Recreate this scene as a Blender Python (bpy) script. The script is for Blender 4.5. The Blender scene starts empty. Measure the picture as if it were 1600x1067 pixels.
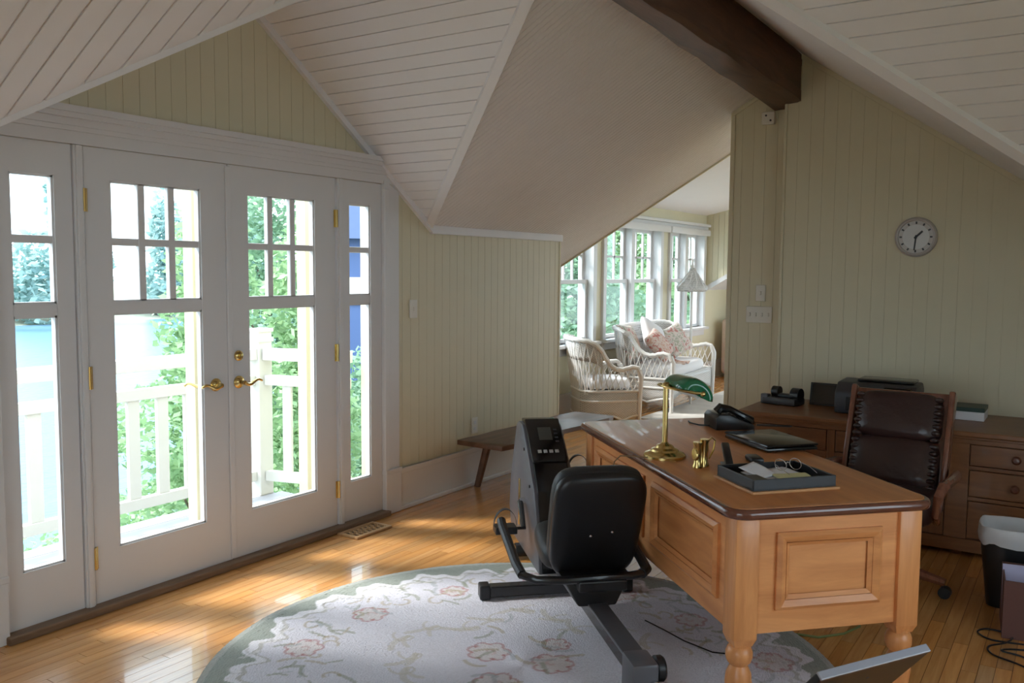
import bpy, bmesh, math, random
import numpy as np
from mathutils import Vector, Matrix

random.seed(7)
rng = np.random.default_rng(11)
scene = bpy.context.scene
COL = scene.collection

# ------------------------------------------------------------------ camera, sky, exposure
def cam_setup():
    yaw, pitch, roll = math.radians(56.782), math.radians(-4.634), math.radians(0.464)
    cy, sy, cp, sp = math.cos(yaw), math.sin(yaw), math.cos(pitch), math.sin(pitch)
    f = Vector((sy * cp, cy * cp, sp)); r = Vector((cy, -sy, 0)); u = r.cross(f)
    r2 = r * math.cos(roll) + u * math.sin(roll); u2 = u * math.cos(roll) - r * math.sin(roll)
    cd = bpy.data.cameras.new('camera'); cd.sensor_width = 36.0; cd.lens = 1376.25 / 1600 * 36
    cd.clip_start = 0.05; cd.clip_end = 600
    c = bpy.data.objects.new('camera', cd); COL.objects.link(c)
    m = Matrix((r2, u2, -f)).transposed().to_4x4()
    m.translation = Vector((-2.9566, -3.6561, 1.5426))
    c.matrix_world = m
    scene.camera = c
cam_setup()

SKY = 2.6
world = bpy.data.worlds.new('sky'); scene.world = world; world.use_nodes = True
_nt = world.node_tree; _nt.nodes.clear()
_o = _nt.nodes.new('ShaderNodeOutputWorld'); _b = _nt.nodes.new('ShaderNodeBackground')
_b.inputs[0].default_value = (0.75, 0.89, 1.0, 1); _b.inputs[1].default_value = SKY
_nt.links.new(_b.outputs[0], _o.inputs[0])

sun_d = bpy.data.lights.new('hazy_sun', 'SUN'); sun_d.energy = 3.6; sun_d.angle = math.radians(14); sun_d.color = (1.0, 0.96, 0.91)
sun = bpy.data.objects.new('hazy_sun', sun_d); COL.objects.link(sun)
sun.rotation_euler = Vector((0.42, -0.74, -0.86)).to_track_quat('-Z', 'Y').to_euler()

vs = scene.view_settings
vs.view_transform = 'Standard'; vs.look = 'None'; vs.gamma = 1.0; vs.use_curve_mapping = False
vs.exposure = 1.0
scene.cycles.use_denoising = True
scene.cycles.max_bounces = 10; scene.cycles.diffuse_bounces = 6; scene.cycles.glossy_bounces = 4
scene.cycles.transparent_max_bounces = 24; scene.cycles.transmission_bounces = 6
scene.cycles.sample_clamp_indirect = 6.0
scene.cycles.caustics_reflective = False; scene.cycles.caustics_refractive = False

# ------------------------------------------------------------------ materials
MATS = {}
def _new(name):
    m = bpy.data.materials.new(name); m.use_nodes = True
    nt = m.node_tree; bs = nt.nodes['Principled BSDF']
    MATS[name] = m
    return m, nt, bs
def _setp(bs, col, rough, metal=0.0, coat=0.0, spec=None, trans=0.0, sheen=0.0):
    bs.inputs['Base Color'].default_value = (*col, 1); bs.inputs['Roughness'].default_value = rough
    bs.inputs['Metallic'].default_value = metal; bs.inputs['Coat Weight'].default_value = coat
    if spec is not None: bs.inputs['Specular IOR Level'].default_value = spec
    if trans: bs.inputs['Transmission Weight'].default_value = trans
    if sheen: bs.inputs['Sheen Weight'].default_value = sheen
def plain(name, col, rough=0.5, metal=0.0, coat=0.0, spec=None, var=0.06, scale=6.0, bump=0.0, bscale=60.0, sheen=0.0):
    m, nt, bs = _new(name); _setp(bs, col, rough, metal, coat, spec, sheen=sheen)
    tc = nt.nodes.new('ShaderNodeTexCoord'); n = nt.nodes.new('ShaderNodeTexNoise')
    n.inputs['Scale'].default_value = scale; n.inputs['Detail'].default_value = 3
    nt.links.new(tc.outputs['Object'], n.inputs['Vector'])
    mix = nt.nodes.new('ShaderNodeMix'); mix.data_type = 'RGBA'
    mix.inputs['A'].default_value = (*[c * (1 - var) for c in col], 1)
    mix.inputs['B'].default_value = (*[min(1, c * (1 + var)) for c in col], 1)
    nt.links.new(n.outputs[0], mix.inputs['Factor']); nt.links.new(mix.outputs['Result'], bs.inputs['Base Color'])
    if bump:
        n2 = nt.nodes.new('ShaderNodeTexNoise'); n2.inputs['Scale'].default_value = bscale
        nt.links.new(tc.outputs['Object'], n2.inputs['Vector'])
        bp = nt.nodes.new('ShaderNodeBump'); bp.inputs['Strength'].default_value = bump; bp.inputs['Distance'].default_value = 0.01
        nt.links.new(n2.outputs[0], bp.inputs['Height']); nt.links.new(bp.outputs[0], bs.inputs['Normal'])
    return m
def wood(name, dark, light, axis=0, scale=5.0, stretch=9.0, rough=0.4, coat=0.0, tint=False, contrast=1.0, bump=0.0, spec=None):
    """wood grain running along the given object axis"""
    m, nt, bs = _new(name); _setp(bs, light, rough, 0, coat, spec)
    tc = nt.nodes.new('ShaderNodeTexCoord'); mp = nt.nodes.new('ShaderNodeMapping')
    s = [scale * stretch] * 3; s[axis] = scale
    mp.inputs['Scale'].default_value = s
    nt.links.new(tc.outputs['Object'], mp.inputs['Vector'])
    vec = mp.outputs[0]
    if tint:
        at = nt.nodes.new('ShaderNodeAttribute'); at.attribute_name = 'tint'
        add = nt.nodes.new('ShaderNodeVectorMath'); add.operation = 'MULTIPLY_ADD'
        add.inputs[1].default_value = (37, 91, 53)
        nt.links.new(at.outputs['Color'], add.inputs[0]); nt.links.new(vec, add.inputs[2]); vec = add.outputs[0]
    n = nt.nodes.new('ShaderNodeTexNoise'); n.inputs['Scale'].default_value = 1.0; n.inputs['Detail'].default_value = 5
    n.inputs['Roughness'].default_value = 0.6; n.inputs['Distortion'].default_value = 0.6
    nt.links.new(vec, n.inputs['Vector'])
    rp = nt.nodes.new('ShaderNodeValToRGB')
    rp.color_ramp.elements[0].position = 0.5 - 0.22 / contrast; rp.color_ramp.elements[0].color = (*dark, 1)
    rp.color_ramp.elements[1].position = 0.5 + 0.22 / contrast; rp.color_ramp.elements[1].color = (*light, 1)
    nt.links.new(n.outputs[0], rp.inputs[0])
    out = rp.outputs[0]
    if tint:
        mu = nt.nodes.new('ShaderNodeMix'); mu.data_type = 'RGBA'; mu.blend_type = 'MULTIPLY'
        mu.inputs['Factor'].default_value = 1.0
        nt.links.new(out, mu.inputs['A']); nt.links.new(at.outputs['Color'], mu.inputs['B']); out = mu.outputs['Result']
    nt.links.new(out, bs.inputs['Base Color'])
    if bump:
        bp = nt.nodes.new('ShaderNodeBump'); bp.inputs['Strength'].default_value = bump; bp.inputs['Distance'].default_value = 0.01
        nt.links.new(n.outputs[0], bp.inputs['Height']); nt.links.new(bp.outputs[0], bs.inputs['Normal'])
    return m
def vcol(name, attr, rough=0.8, sheen=0.0, bump=0.0, bscale=200.0):
    m, nt, bs = _new(name); _setp(bs, (1, 1, 1), rough, sheen=sheen)
    at = nt.nodes.new('ShaderNodeAttribute'); at.attribute_name = attr
    nt.links.new(at.outputs['Color'], bs.inputs['Base Color'])
    if bump:
        tc = nt.nodes.new('ShaderNodeTexCoord'); n2 = nt.nodes.new('ShaderNodeTexNoise'); n2.inputs['Scale'].default_value = bscale
        nt.links.new(tc.outputs['Object'], n2.inputs['Vector'])
        bp = nt.nodes.new('ShaderNodeBump'); bp.inputs['Strength'].default_value = bump; bp.inputs['Distance'].default_value = 0.01
        nt.links.new(n2.outputs[0], bp.inputs['Height']); nt.links.new(bp.outputs[0], bs.inputs['Normal'])
    return m
def glass(name, tint=(0.97, 0.99, 0.99), refl=1.0):
    m, nt, bs = _new(name); nt.nodes.remove(bs)
    out = nt.nodes['Material Output']
    tr = nt.nodes.new('ShaderNodeBsdfTransparent'); tr.inputs[0].default_value = (*tint, 1)
    gl = nt.nodes.new('ShaderNodeBsdfGlossy'); gl.inputs['Roughness'].default_value = 0.02
    fr = nt.nodes.new('ShaderNodeFresnel'); fr.inputs[0].default_value = 1.35
    mx = nt.nodes.new('ShaderNodeMixShader')
    ge = nt.nodes.new('ShaderNodeNewGeometry'); ml = nt.nodes.new('ShaderNodeMath'); ml.operation = 'SUBTRACT'; ml.use_clamp = True
    nt.links.new(fr.outputs[0], ml.inputs[0]); nt.links.new(ge.outputs['Backfacing'], ml.inputs[1])
    nt.links.new(ml.outputs[0], mx.inputs[0]); nt.links.new(tr.outputs[0], mx.inputs[1]); nt.links.new(gl.outputs[0], mx.inputs[2])
    nt.links.new(mx.outputs[0], out.inputs[0])
    return m

M_white = plain('white_paint', (0.675, 0.67, 0.675), 0.38, var=0.02)
M_ceil = plain('white_ceiling_paint', (0.80, 0.79, 0.815), 0.5, var=0.03)
M_yellow = plain('pale_yellow_paint', (0.66, 0.605, 0.435), 0.5, var=0.03)
M_base = plain('baseboard_paint', (0.74, 0.71, 0.67), 0.4, var=0.02)
M_plaster = plain('white_plaster', (0.88, 0.88, 0.92), 0.7, var=0.02)
M_floor = wood('honey_oak_floor', (0.56, 0.245, 0.078), (0.78, 0.40, 0.135), axis=0, scale=2.2, stretch=14, rough=0.26, coat=0.5, tint=True)
M_floorsub = plain('floor_joint', (0.16, 0.07, 0.03), 0.7)
M_thresh = wood('dark_threshold', (0.14, 0.085, 0.05), (0.24, 0.15, 0.09), axis=0, rough=0.5)
M_beam = wood('rough_hewn_beam', (0.045, 0.022, 0.013), (0.16, 0.075, 0.045), axis=0, scale=1.3, stretch=9, rough=0.5, bump=0.5)
M_glass = glass('window_glass')
M_brass = plain('polished_brass', (0.72, 0.54, 0.22), 0.22, metal=1.0, var=0.1)
M_chrome = plain('steel', (0.7, 0.7, 0.72), 0.25, metal=1.0)
M_black = plain('black_plastic', (0.012, 0.012, 0.014), 0.35, var=0.1)
M_blackmatte = plain('black_vinyl', (0.016, 0.016, 0.018), 0.5, var=0.15, bump=0.15, bscale=180)
M_blackgloss = plain('black_gloss', (0.01, 0.01, 0.011), 0.12, var=0.1)
M_grey = plain('dark_grey_plastic', (0.045, 0.045, 0.052), 0.45)
M_ivory = plain('ivory_plastic', (0.72, 0.69, 0.62), 0.4)
M_paper = plain('paper', (0.80, 0.80, 0.84), 0.7, var=0.02)

# ------------------------------------------------------------------ mesh helpers
def basis(u, v, n, o=(0, 0, 0)):
    m = Matrix((Vector(u), Vector(v), Vector(n))).transposed().to_4x4(); m.translation = Vector(o); return m
def rotz(a, o=(0, 0, 0)):
    m = Matrix.Rotation(a, 4, 'Z'); m.translation = Vector(o); return m
def tag(o, label=None, cat=None, group=None, kind=None):
    if label: o['label'] = label
    if cat: o['category'] = cat
    if group: o['group'] = group
    if kind: o['kind'] = kind
    return o
def thing(name, label, cat, loc=(0, 0, 0), rz=0.0, group=None):
    o = bpy.data.objects.new(name, None); COL.objects.link(o); o.empty_display_size = 0.1
    o.location = loc; o.rotation_euler = (0, 0, rz)
    return tag(o, label, cat, group)
def sroot(name, loc=(0, 0, 0)):
    o = bpy.data.objects.new(name, None); COL.objects.link(o); o.empty_display_size = 0.1; o.location = loc
    o['kind'] = 'structure'; return o

class B:
    def __init__(s): s.bm = bmesh.new()
    def _add(s, verts, faces, M=None):
        vs_ = [s.bm.verts.new((M @ Vector(v)) if M is not None else v) for v in verts]
        for f in faces:
            try: s.bm.faces.new([vs_[i] for i in f])
            except ValueError: pass
        return vs_
    def box(s, x0, x1, y0, y1, z0, z1, bev=0.0, M=None, seg=2):
        v = [(x0, y0, z0), (x1, y0, z0), (x1, y1, z0), (x0, y1, z0), (x0, y0, z1), (x1, y0, z1), (x1, y1, z1), (x0, y1, z1)]
        f = [(0, 3, 2, 1), (4, 5, 6, 7), (0, 1, 5, 4), (1, 2, 6, 5), (2, 3, 7, 6), (3, 0, 4, 7)]
        vs_ = s._add(v, f, M)
        if bev > 0:
            es = {e for q in vs_ for e in q.link_edges}
            bmesh.ops.bevel(s.bm, geom=list(es), offset=bev, segments=seg, affect='EDGES', profile=0.5)
        return s
    def taper(s, c0, s0, c1, s1, bev=0.0, M=None):
        """frustum between two rectangles: centre, (sx, sy) at bottom and top"""
        v = []
        for c, q in ((c0, s0), (c1, s1)):
            for a, b in ((-1, -1), (1, -1), (1, 1), (-1, 1)): v.append((c[0] + a * q[0] / 2, c[1] + b * q[1] / 2, c[2]))
        f = [(0, 3, 2, 1), (4, 5, 6, 7), (0, 1, 5, 4), (1, 2, 6, 5), (2, 3, 7, 6), (3, 0, 4, 7)]
        vs_ = s._add(v, f, M)
        if bev > 0:
            es = {e for q in vs_ for e in q.link_edges}
            bmesh.ops.bevel(s.bm, geom=list(es), offset=bev, segments=2, affect='EDGES', profile=0.5)
        return s
    def prism3(s, poly, d):
        n = len(poly); d = Vector(d)
        v = [Vector(p) for p in poly] + [Vector(p) + d for p in poly]
        f = [tuple(range(n)), tuple(range(2 * n - 1, n - 1, -1))] + [(i, i + n, (i + 1) % n + n, (i + 1) % n) for i in range(n)]
        s._add(v, f); return s
    def prism(s, poly, h0, h1, M=None, bev=0.0):
        n = len(poly)
        v = [(p[0], p[1], h0) for p in poly] + [(p[0], p[1], h1) for p in poly]
        f = [tuple(range(n - 1, -1, -1)), tuple(range(n, 2 * n))] + [(i, (i + 1) % n, (i + 1) % n + n, i + n) for i in range(n)]
        vs_ = s._add(v, f, M)
        if bev > 0:
            es = {e for q in vs_ for e in q.link_edges}
            bmesh.ops.bevel(s.bm, geom=list(es), offset=bev, segments=2, affect='EDGES', profile=0.5)
        return s
    def tube(s, pts, r, n=8, closed=False, M=None, cap=True):
        P = [Vector(p) for p in pts]; k = len(P); rr = r if isinstance(r, (list, tuple)) else [r] * k
        verts = []; up = None
        for i in range(k):
            a = P[i - 1] if (i > 0 or closed) else P[i]; b = P[(i + 1) % k] if (i < k - 1 or closed) else P[i]
            t = (b - a); t = t.normalized() if t.length > 1e-9 else Vector((0, 0, 1))
            if up is None:
                up = Vector((0, 0, 1)) if abs(t.z) < 0.9 else Vector((1, 0, 0))
            e1 = up - t * up.dot(t)
            if e1.length < 1e-6: e1 = t.orthogonal()
            e1.normalize(); up = e1; e2 = t.cross(e1)
            for j in range(n):
                th = 2 * math.pi * j / n; verts.append(P[i] + (e1 * math.cos(th) + e2 * math.sin(th)) * rr[i])
        faces = []
        for i in range(k if closed else k - 1):
            i2 = (i + 1) % k
            for j in range(n):
                j2 = (j + 1) % n; faces.append((i * n + j, i * n + j2, i2 * n + j2, i2 * n + j))
        if cap and not closed:
            faces.append(tuple(range(n - 1, -1, -1))); faces.append(tuple(range((k - 1) * n, k * n)))
        s._add(verts, faces, M); return s
    def cyl(s, p0, p1, r0, r1=None, n=14, M=None):
        return s.tube([p0, p1], [r0, r0 if r1 is None else r1], n, M=M)
    def lathe(s, prof, n=24, M=None):
        verts = []; faces = []; k = len(prof)
        for r, z in prof:
            for j in range(n):
                th = 2 * math.pi * j / n; verts.append((max(r, 1e-4) * math.cos(th), max(r, 1e-4) * math.sin(th), z))
        for i in range(k - 1):
            for j in range(n):
                j2 = (j + 1) % n; faces.append((i * n + j, i * n + j2, (i + 1) * n + j2, (i + 1) * n + j))
        faces.append(tuple(range(n - 1, -1, -1))); faces.append(tuple(range((k - 1) * n, k * n)))
        s._add(verts, faces, M); return s
    def ball(s, c, r, nu=14, nv=8, M=None):
        if not isinstance(r, (tuple, list)): r = (r, r, r)
        verts = []; faces = []
        for i in range(nv + 1):
            ph = -math.pi / 2 + math.pi * i / nv
            for j in range(nu):
                th = 2 * math.pi * j / nu
                verts.append((c[0] + r[0] * max(math.cos(ph), 1e-3) * math.cos(th), c[1] + r[1] * max(math.cos(ph), 1e-3) * math.sin(th), c[2] + r[2] * math.sin(ph)))
        for i in range(nv):
            for j in range(nu):
                j2 = (j + 1) % nu; faces.append((i * nu + j, i * nu + j2, (i + 1) * nu + j2, (i + 1) * nu + j))
        faces.append(tuple(range(nu - 1, -1, -1))); faces.append(tuple(range(nv * nu, (nv + 1) * nu)))
        s._add(verts, faces, M); return s
    def surf(s, fn, nu, nv, closeu=False, M=None):
        verts = [fn(i / nu, j / nv) for j in range(nv + 1) for i in range(nu + (0 if closeu else 1))]
        w = nu if closeu else nu + 1; faces = []
        for j in range(nv):
            for i in range(nu):
                i2 = (i + 1) % w; faces.append((j * w + i, j * w + i2, (j + 1) * w + i2, (j + 1) * w + i))
        s._add(verts, faces, M); return s
    def build(s, name, mat, parent=None, smooth=False, ang=35, fix=True):
        if fix: bmesh.ops.recalc_face_normals(s.bm, faces=s.bm.faces)
        me = bpy.data.meshes.new(name); s.bm.to_mesh(me); s.bm.free()
        if smooth:
            me.polygons.foreach_set('use_smooth', [True] * len(me.polygons))
            me.set_sharp_from_angle(angle=math.radians(ang))
        me.materials.append(mat)
        o = bpy.data.objects.new(name, me); COL.objects.link(o)
        if parent is not None: o.parent = parent
        return o
def arrays(name, V, F, mat, parent=None, cols=None, attr='tint', smooth=False):
    me = bpy.data.meshes.new(name); me.from_pydata(V, [], F); me.materials.append(mat)
    if cols is not None:
        a = me.color_attributes.new(attr, 'FLOAT_COLOR', 'POINT'); a.data.foreach_set('color', np.asarray(cols, np.float32).ravel())
    if smooth: me.polygons.foreach_set('use_smooth', [True] * len(me.polygons))
    o = bpy.data.objects.new(name, me); COL.objects.link(o)
    if parent is not None: o.parent = parent
    return o
def clip(poly, c, keep_ge):
    """clip 2-D polygon (a, b) by b >= c or b <= c"""
    out = []
    for i in range(len(poly)):
        p, q = poly[i], poly[(i + 1) % len(poly)]
        ip = (p[1] >= c) if keep_ge else (p[1] <= c); iq = (q[1] >= c) if keep_ge else (q[1] <= c)
        if ip: out.append(p)
        if ip != iq:
            t = (c - p[1]) / (q[1] - p[1]); out.append((p[0] + t * (q[0] - p[0]), c))
    return out
def area(poly):
    return 0.5 * abs(sum(poly[i][0] * poly[(i + 1) % len(poly)][1] - poly[(i + 1) % len(poly)][0] * poly[i][1] for i in range(len(poly))))
def boards(parent, poly3, u, v, n, mat, width=0.083, gap=0.005, th=0.009, start=0.0, name='board', back=True, backmat=None):
    """planks that run along u, side by side along v, their faces in the plane of poly3, facing n"""
    u, v, n = Vector(u).normalized(), Vector(v).normalized(), Vector(n).normalized()
    O = Vector(poly3[0]); pl = [((Vector(p) - O).dot(u), (Vector(p) - O).dot(v)) for p in poly3]
    b0 = O.dot(v) - start; lo = min(p[1] for p in pl); hi = max(p[1] for p in pl)
    k = math.floor((lo + b0) / width)
    while k * width - b0 < hi:
        s0, s1 = k * width - b0 + gap / 2, (k + 1) * width - b0 - gap / 2; k += 1
        q = clip(clip(pl, s0, True), s1, False) if s1 > lo and s0 < hi else []
        if len(q) < 3 or area(q) < 2e-4: continue
        bb = B(); bb.prism3([O + u * a + v * b for a, b in q], -n * th); bb.build(name, mat, parent)
    if back:
        bb = B(); bb.prism3([Vector(p) - n * (th - 0.002) for p in poly3], -n * 0.05)
        return bb
# ------------------------------------------------------------------ the room shell
T, H, S, XV, TB = 0.58, 1.817, 0.72, 1.64, 0.68
BACK0 = 4.33; YR = (H - BACK0) / (TB + T)          # ridge line; back slope z = BACK0 + TB * y
KB = -4.4                           # back knee wall
XL, YD = -5.5, -5.0                 # left end wall, back dormer wall
XK, XS, XE, XR = 3.05, 3.22, 3.33, 4.03
YW, XC = 0.93, 9.05                 # sitting room: window wall, cheek wall
zf = lambda y: H - T * y
zb = lambda y: BACK0 + TB * y
zc = lambda x: H + S * (XV - abs(x))
zs = lambda y: 2.33 + 0.22 * (0.93 - y)
ZR = zf(YR); XRG = XV - (ZR - H) / S          # where the valleys reach the main ridge
XB = XV + (H - zb(KB)) / S                    # where the back valley reaches the back knee wall

def struct(o): o['kind'] = 'structure'; return o
def paneled(name, polys, u, v, n, mat, width=0.083, start=0.0, gap=0.005, th=0.009, plank='board', plain_polys=(), wallmat=None):
    nn = Vector(n).normalized(); bb = B()
    for p in polys: bb.prism3([Vector(q) - nn * (th - 0.002) for q in p], -nn * 0.05)
    for p in plain_polys: bb.prism3([Vector(q) for q in p], -nn * 0.05)
    root = struct(bb.build(name, wallmat or mat))
    for p in polys: boards(root, p, u, v, n, mat, width, gap, th, start, plank, back=False)
    return root

F3 = lambda x, y: (x, y, zf(y))
K3 = lambda x, y: (x, y, zb(y))
TBL = 0.50
zbl = lambda y: ZR + TBL * (y - YR)          # the back slope left of the cross gable is shallower
KL3 = lambda x, y: (x, y, zbl(y))
XBL = XV + (H - zbl(KB)) / S
C3 = lambda x, y: (x, y, zc(x))
# front slope right of the cross gable: fine beaded boards running up the slope
nf = (0, -T, -1)
paneled('ceiling_front_right', [[F3(XV, 0), F3(XE, 0), F3(XE, YR), F3(XRG, YR)], [F3(XE, YW), F3(XR, YW), F3(XR, YR), F3(XE, YR)]],
        (0, -1, T), (1, 0, 0), nf, M_ceil, width=0.0415, gap=0.0045, th=0.006)
paneled('ceiling_front_left', [[F3(-XRG, YR), F3(XL, YR), F3(XL, 0), F3(-XV, 0)]], (0, -1, T), (1, 0, 0), nf, M_ceil, start=0.030, gap=0.009, th=0.0085)
nb = (0, TB, -1)
paneled('ceiling_back_right', [], (0, 1, TB), (1, 0, 0), nb, M_ceil, plain_polys=[[K3(XRG, YR), K3(XK + 0.2, YR), K3(XK + 0.2, KB), K3(XB, KB)]])
paneled('ceiling_back_left', [], (0, 1, TB), (1, 0, 0), nb, M_ceil, plain_polys=[[KL3(-XRG, YR), KL3(-XBL, KB), KL3(XL, KB), KL3(XL, YR)]])
for sgn, nm in ((1, 'right'), (-1, 'left')):
    # cross gable over the doors: wide boards parallel to its ridge, in two pieces so each polygon stays convex
    A = [C3(0, 0), C3(sgn * XV, 0), C3(sgn * XRG, YR), C3(0, YR)]
    xb = XB if sgn > 0 else XBL
    Bp = [C3(0, YR), C3(sgn * XRG, YR), C3(sgn * xb, KB), C3(0, KB)]
    Cp = [C3(0, KB), C3(sgn * xb, KB), C3(sgn * xb, YD), C3(0, YD)]
    nn = Vector((-sgn * S, 0, -1))
    pl = []
    for P in (A, Bp, Cp): pl.append(P)
    bb = B(); n1 = nn.normalized()
    for p in pl: bb.prism3([Vector(q) - n1 * 0.0065 for q in p], -n1 * 0.05)
    root = struct(bb.build('ceiling_cross_' + nm, M_ceil))
    # one continuous polygon for the boards (clip handles the notch because strips run along y)
    v = Vector((1, 0, -sgn * S)).normalized()
    L = (xb * math.sqrt(1 + S * S)); w = 0.083; k = 0
    while k * w < L:
        s0, s1 = k * w + 0.0032, min((k + 1) * w - 0.0032, L)
        x0, x1 = s0 / math.sqrt(1 + S * S), s1 / math.sqrt(1 + S * S); k += 1
        if x1 - x0 < 0.01: continue
        yfv = lambda x: -(zc(x) - H) / T            # front valley at this x
        ybv = lambda x: (zc(x) - BACK0) / TB if sgn > 0 else YR + (zc(x) - ZR) / TBL        # back valley
        pieces = []
        if x1 <= XRG: pieces.append([C3(sgn * x0, 0), C3(sgn * x1, 0), C3(sgn * x1, YD), C3(sgn * x0, YD)])
        else:
            if x0 < XV:
                xm = min(x1, XV); xa = max(x0, XRG)
                pieces.append([C3(sgn * xa, 0), C3(sgn * xm, 0), C3(sgn * xm, yfv(xm)), C3(sgn * xa, yfv(xa))])
            xa = max(x0, XRG)
            pieces.append([C3(sgn * xa, max(ybv(xa), YD)), C3(sgn * x1, max(ybv(x1), YD)), C3(sgn * x1, YD), C3(sgn * xa, YD)])
        for q in pieces:
            bb = B(); bb.prism3(q, -n1 * 0.0085); bb.build('board', M_ceil, root)

# --- wall with the french doors (plane y = 0)
DX, UX, UZ = 0.757, 1.165, 2.062     # door leaf width, half width of the whole unit, its height
nw = (0, -1, 0)
gz = lambda x: zc(x)
yA = [(-UX, 0, 2.10), (UX, 0, 2.10), (UX, 0, gz(UX)), (0, 0, gz(0)), (-UX, 0, gz(-UX))]
yR = [(UX, 0, 0), (XE, 0, 0), (XE, 0, H), (XV, 0, H), (UX, 0, gz(UX))]
yL = [(-UX, 0, gz(-UX)), (-XV, 0, H), (XL, 0, H), (XL, 0, 0), (-UX, 0, 0)]
paneled('wall_front', [yA, yR, yL], (0, 0, 1), (1, 0, 0), nw, M_yellow, start=0.02, gap=0.003, th=0.0045)
b = B(); b.box(-UX, UX, 0.003, 0.06, UZ, 2.11); struct(b.build('wall_front_header', M_yellow))
b = B(); b.box(XE - 0.012, XE + 0.012, -0.006, 0.13, 0, H + 0.02, 0.004); struct(b.build('trim_1', M_yellow))
b = B(); b.box(XE - 0.06, XE - 0.001, 0.06, YW, 0, 2.3); struct(b.build('wall_eave_return', M_yellow))

# --- right-hand walls: the clock wall, and the set-back piece with the switches
nk = (-1, 0, 0)
YK = -1.905
paneled('wall_right', [[(XK, YK, 0), (XK, YK, zb(YK) - 0.0), (XK, YR, zb(YR)), (XK, KB, zb(KB)), (XK, KB, 0)]], (0, 0, 1), (0, 1, 0), nk, M_yellow, start=0.01, gap=0.003, th=0.0045)
b = B(); b.box(XK - 0.010, XK + 0.18, YK - 0.004, YK + 0.016, 0, 2.90, 0.004); struct(b.build('trim_2', M_yellow))
YO = -1.475
paneled('wall_partition', [[(XS, YO, 0), (XS, YO, zf(YO)), (XS, YR, zf(YR)), (XS, YR, 0)]], (0, 0, 1), (0, 1, 0), nk, M_yellow, start=0.03, gap=0.003, th=0.0045)
b = B(); b.box(XS - 0.012, XS + 0.14, YO - 0.02, YO + 0.012, 0, zf(YO) - 0.005, 0.004); struct(b.build('trim_3', M_yellow))
b = B(); b.prism3([(XS + 0.05, YO, 0), (XS + 0.05, YO, zf(YO)), (XS + 0.05, YR, ZR), (XS + 0.05, KB, zb(KB)), (XS + 0.05, KB, 0)], (0.1, 0, 0)); struct(b.build('wall_partition_back', M_yellow))
# --- back and left walls (behind the camera), with the windows that light the desk
b = B()
for sx in (-1, 1):
    x0, x1 = (XB, XK + 0.2) if sx > 0 else (XL, -XB)
    if sx < 0: x1 = -XBL
    b.box(x0, x1, KB - 0.08, KB, 0, (zb(KB) if sx > 0 else zbl(KB)) + 0.03)
    xa = XB if sx > 0 else -XBL - 0.08
    b.box(xa, xa + 0.08, YD - 0.1, KB, 0, zc(XB if sx > 0 else XBL) + 0.05)
struct(b.build('wall_back', M_yellow))
LWIN = (-4.2, -1.3, 0.35, 1.82)
BW = (-1.6, 0.3, 0.5, 1.78)
b = B()
b.prism3([(-XBL, YD, 0), (-XBL, YD, zc(XBL)), (BW[0], YD, zc(BW[0])), (BW[0], YD, 0)], (0, -0.1, 0))
b.prism3([(XB, YD, 0), (XB, YD, zc(XB)), (BW[1], YD, zc(BW[1])), (BW[1], YD, 0)], (0, -0.1, 0))
b.box(BW[0], BW[1], YD - 0.1, YD, 0, BW[2])
b.prism3([(BW[0], YD, BW[3]), (BW[1], YD, BW[3]), (BW[1], YD, zc(BW[1])), (0, YD, zc(0)), (BW[0], YD, zc(BW[0]))], (0, -0.1, 0))
struct(b.build('wall_back_dormer', M_yellow))
b = B()
zl_ = lambda y: zbl(y) if y < YR else zf(y)
for y0, y1 in ((KB, LWIN[0]), (LWIN[1], YR), (YR, 0.0)):
    b.prism3([(XL, y0, 0), (XL, y0, zl_(y0)), (XL, y1, zl_(y1)), (XL, y1, 0)], (-0.1, 0, 0))
b.box(XL - 0.1, XL, LWIN[0], LWIN[1], 0, LWIN[2])
b.prism3([(XL, LWIN[0], LWIN[3]), (XL, LWIN[0], zl_(LWIN[0])), (XL, LWIN[1], zl_(LWIN[1])), (XL, LWIN[1], LWIN[3])], (-0.1, 0, 0))
struct(b.build('wall_left', M_yellow))
def simple_window(name, M, w, h, nx, nz):
    """window in its own x-z plane: frame, bars and panes"""
    root = sroot(name); root.matrix_world = M
    b = B()
    for x0, x1, z0, z1 in ((0, 0.06, 0, h), (w - 0.06, w, 0, h), (0.06, w - 0.06, 0, 0.06), (0.06, w - 0.06, h - 0.06, h)): b.box(x0, x1, -0.05, 0.03, z0, z1, 0.004)
    b.build('window_frame', M_white, root)
    for i in range(1, nx): x = w * i / nx; B().box(x - 0.014, x + 0.014, -0.02, 0.02, 0.06, h - 0.06, 0.003).build('muntin', M_white, root)
    for k in range(1, nz): z = h * k / nz; B().box(0.06, w - 0.06, -0.018, 0.018, z - 0.014, z + 0.014, 0.003).build('muntin', M_white, root)
    for i in range(nx):
        for k in range(nz):
            B().box(max(w * i / nx, .06), min(w * (i + 1) / nx, w - .06), -0.003, 0.003, max(h * k / nz, .06), min(h * (k + 1) / nz, h - .06)).build('pane', M_glass, root)
    return root
simple_window('window_7', rotz(0, (BW[0], YD - 0.05, BW[2])), BW[1] - BW[0], BW[3] - BW[2], 4, 2)
simple_window('window_9', rotz(math.pi / 2, (XL - 0.05, LWIN[0], LWIN[2])), LWIN[1] - LWIN[0], LWIN[3] - LWIN[2], 5, 2)

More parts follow.
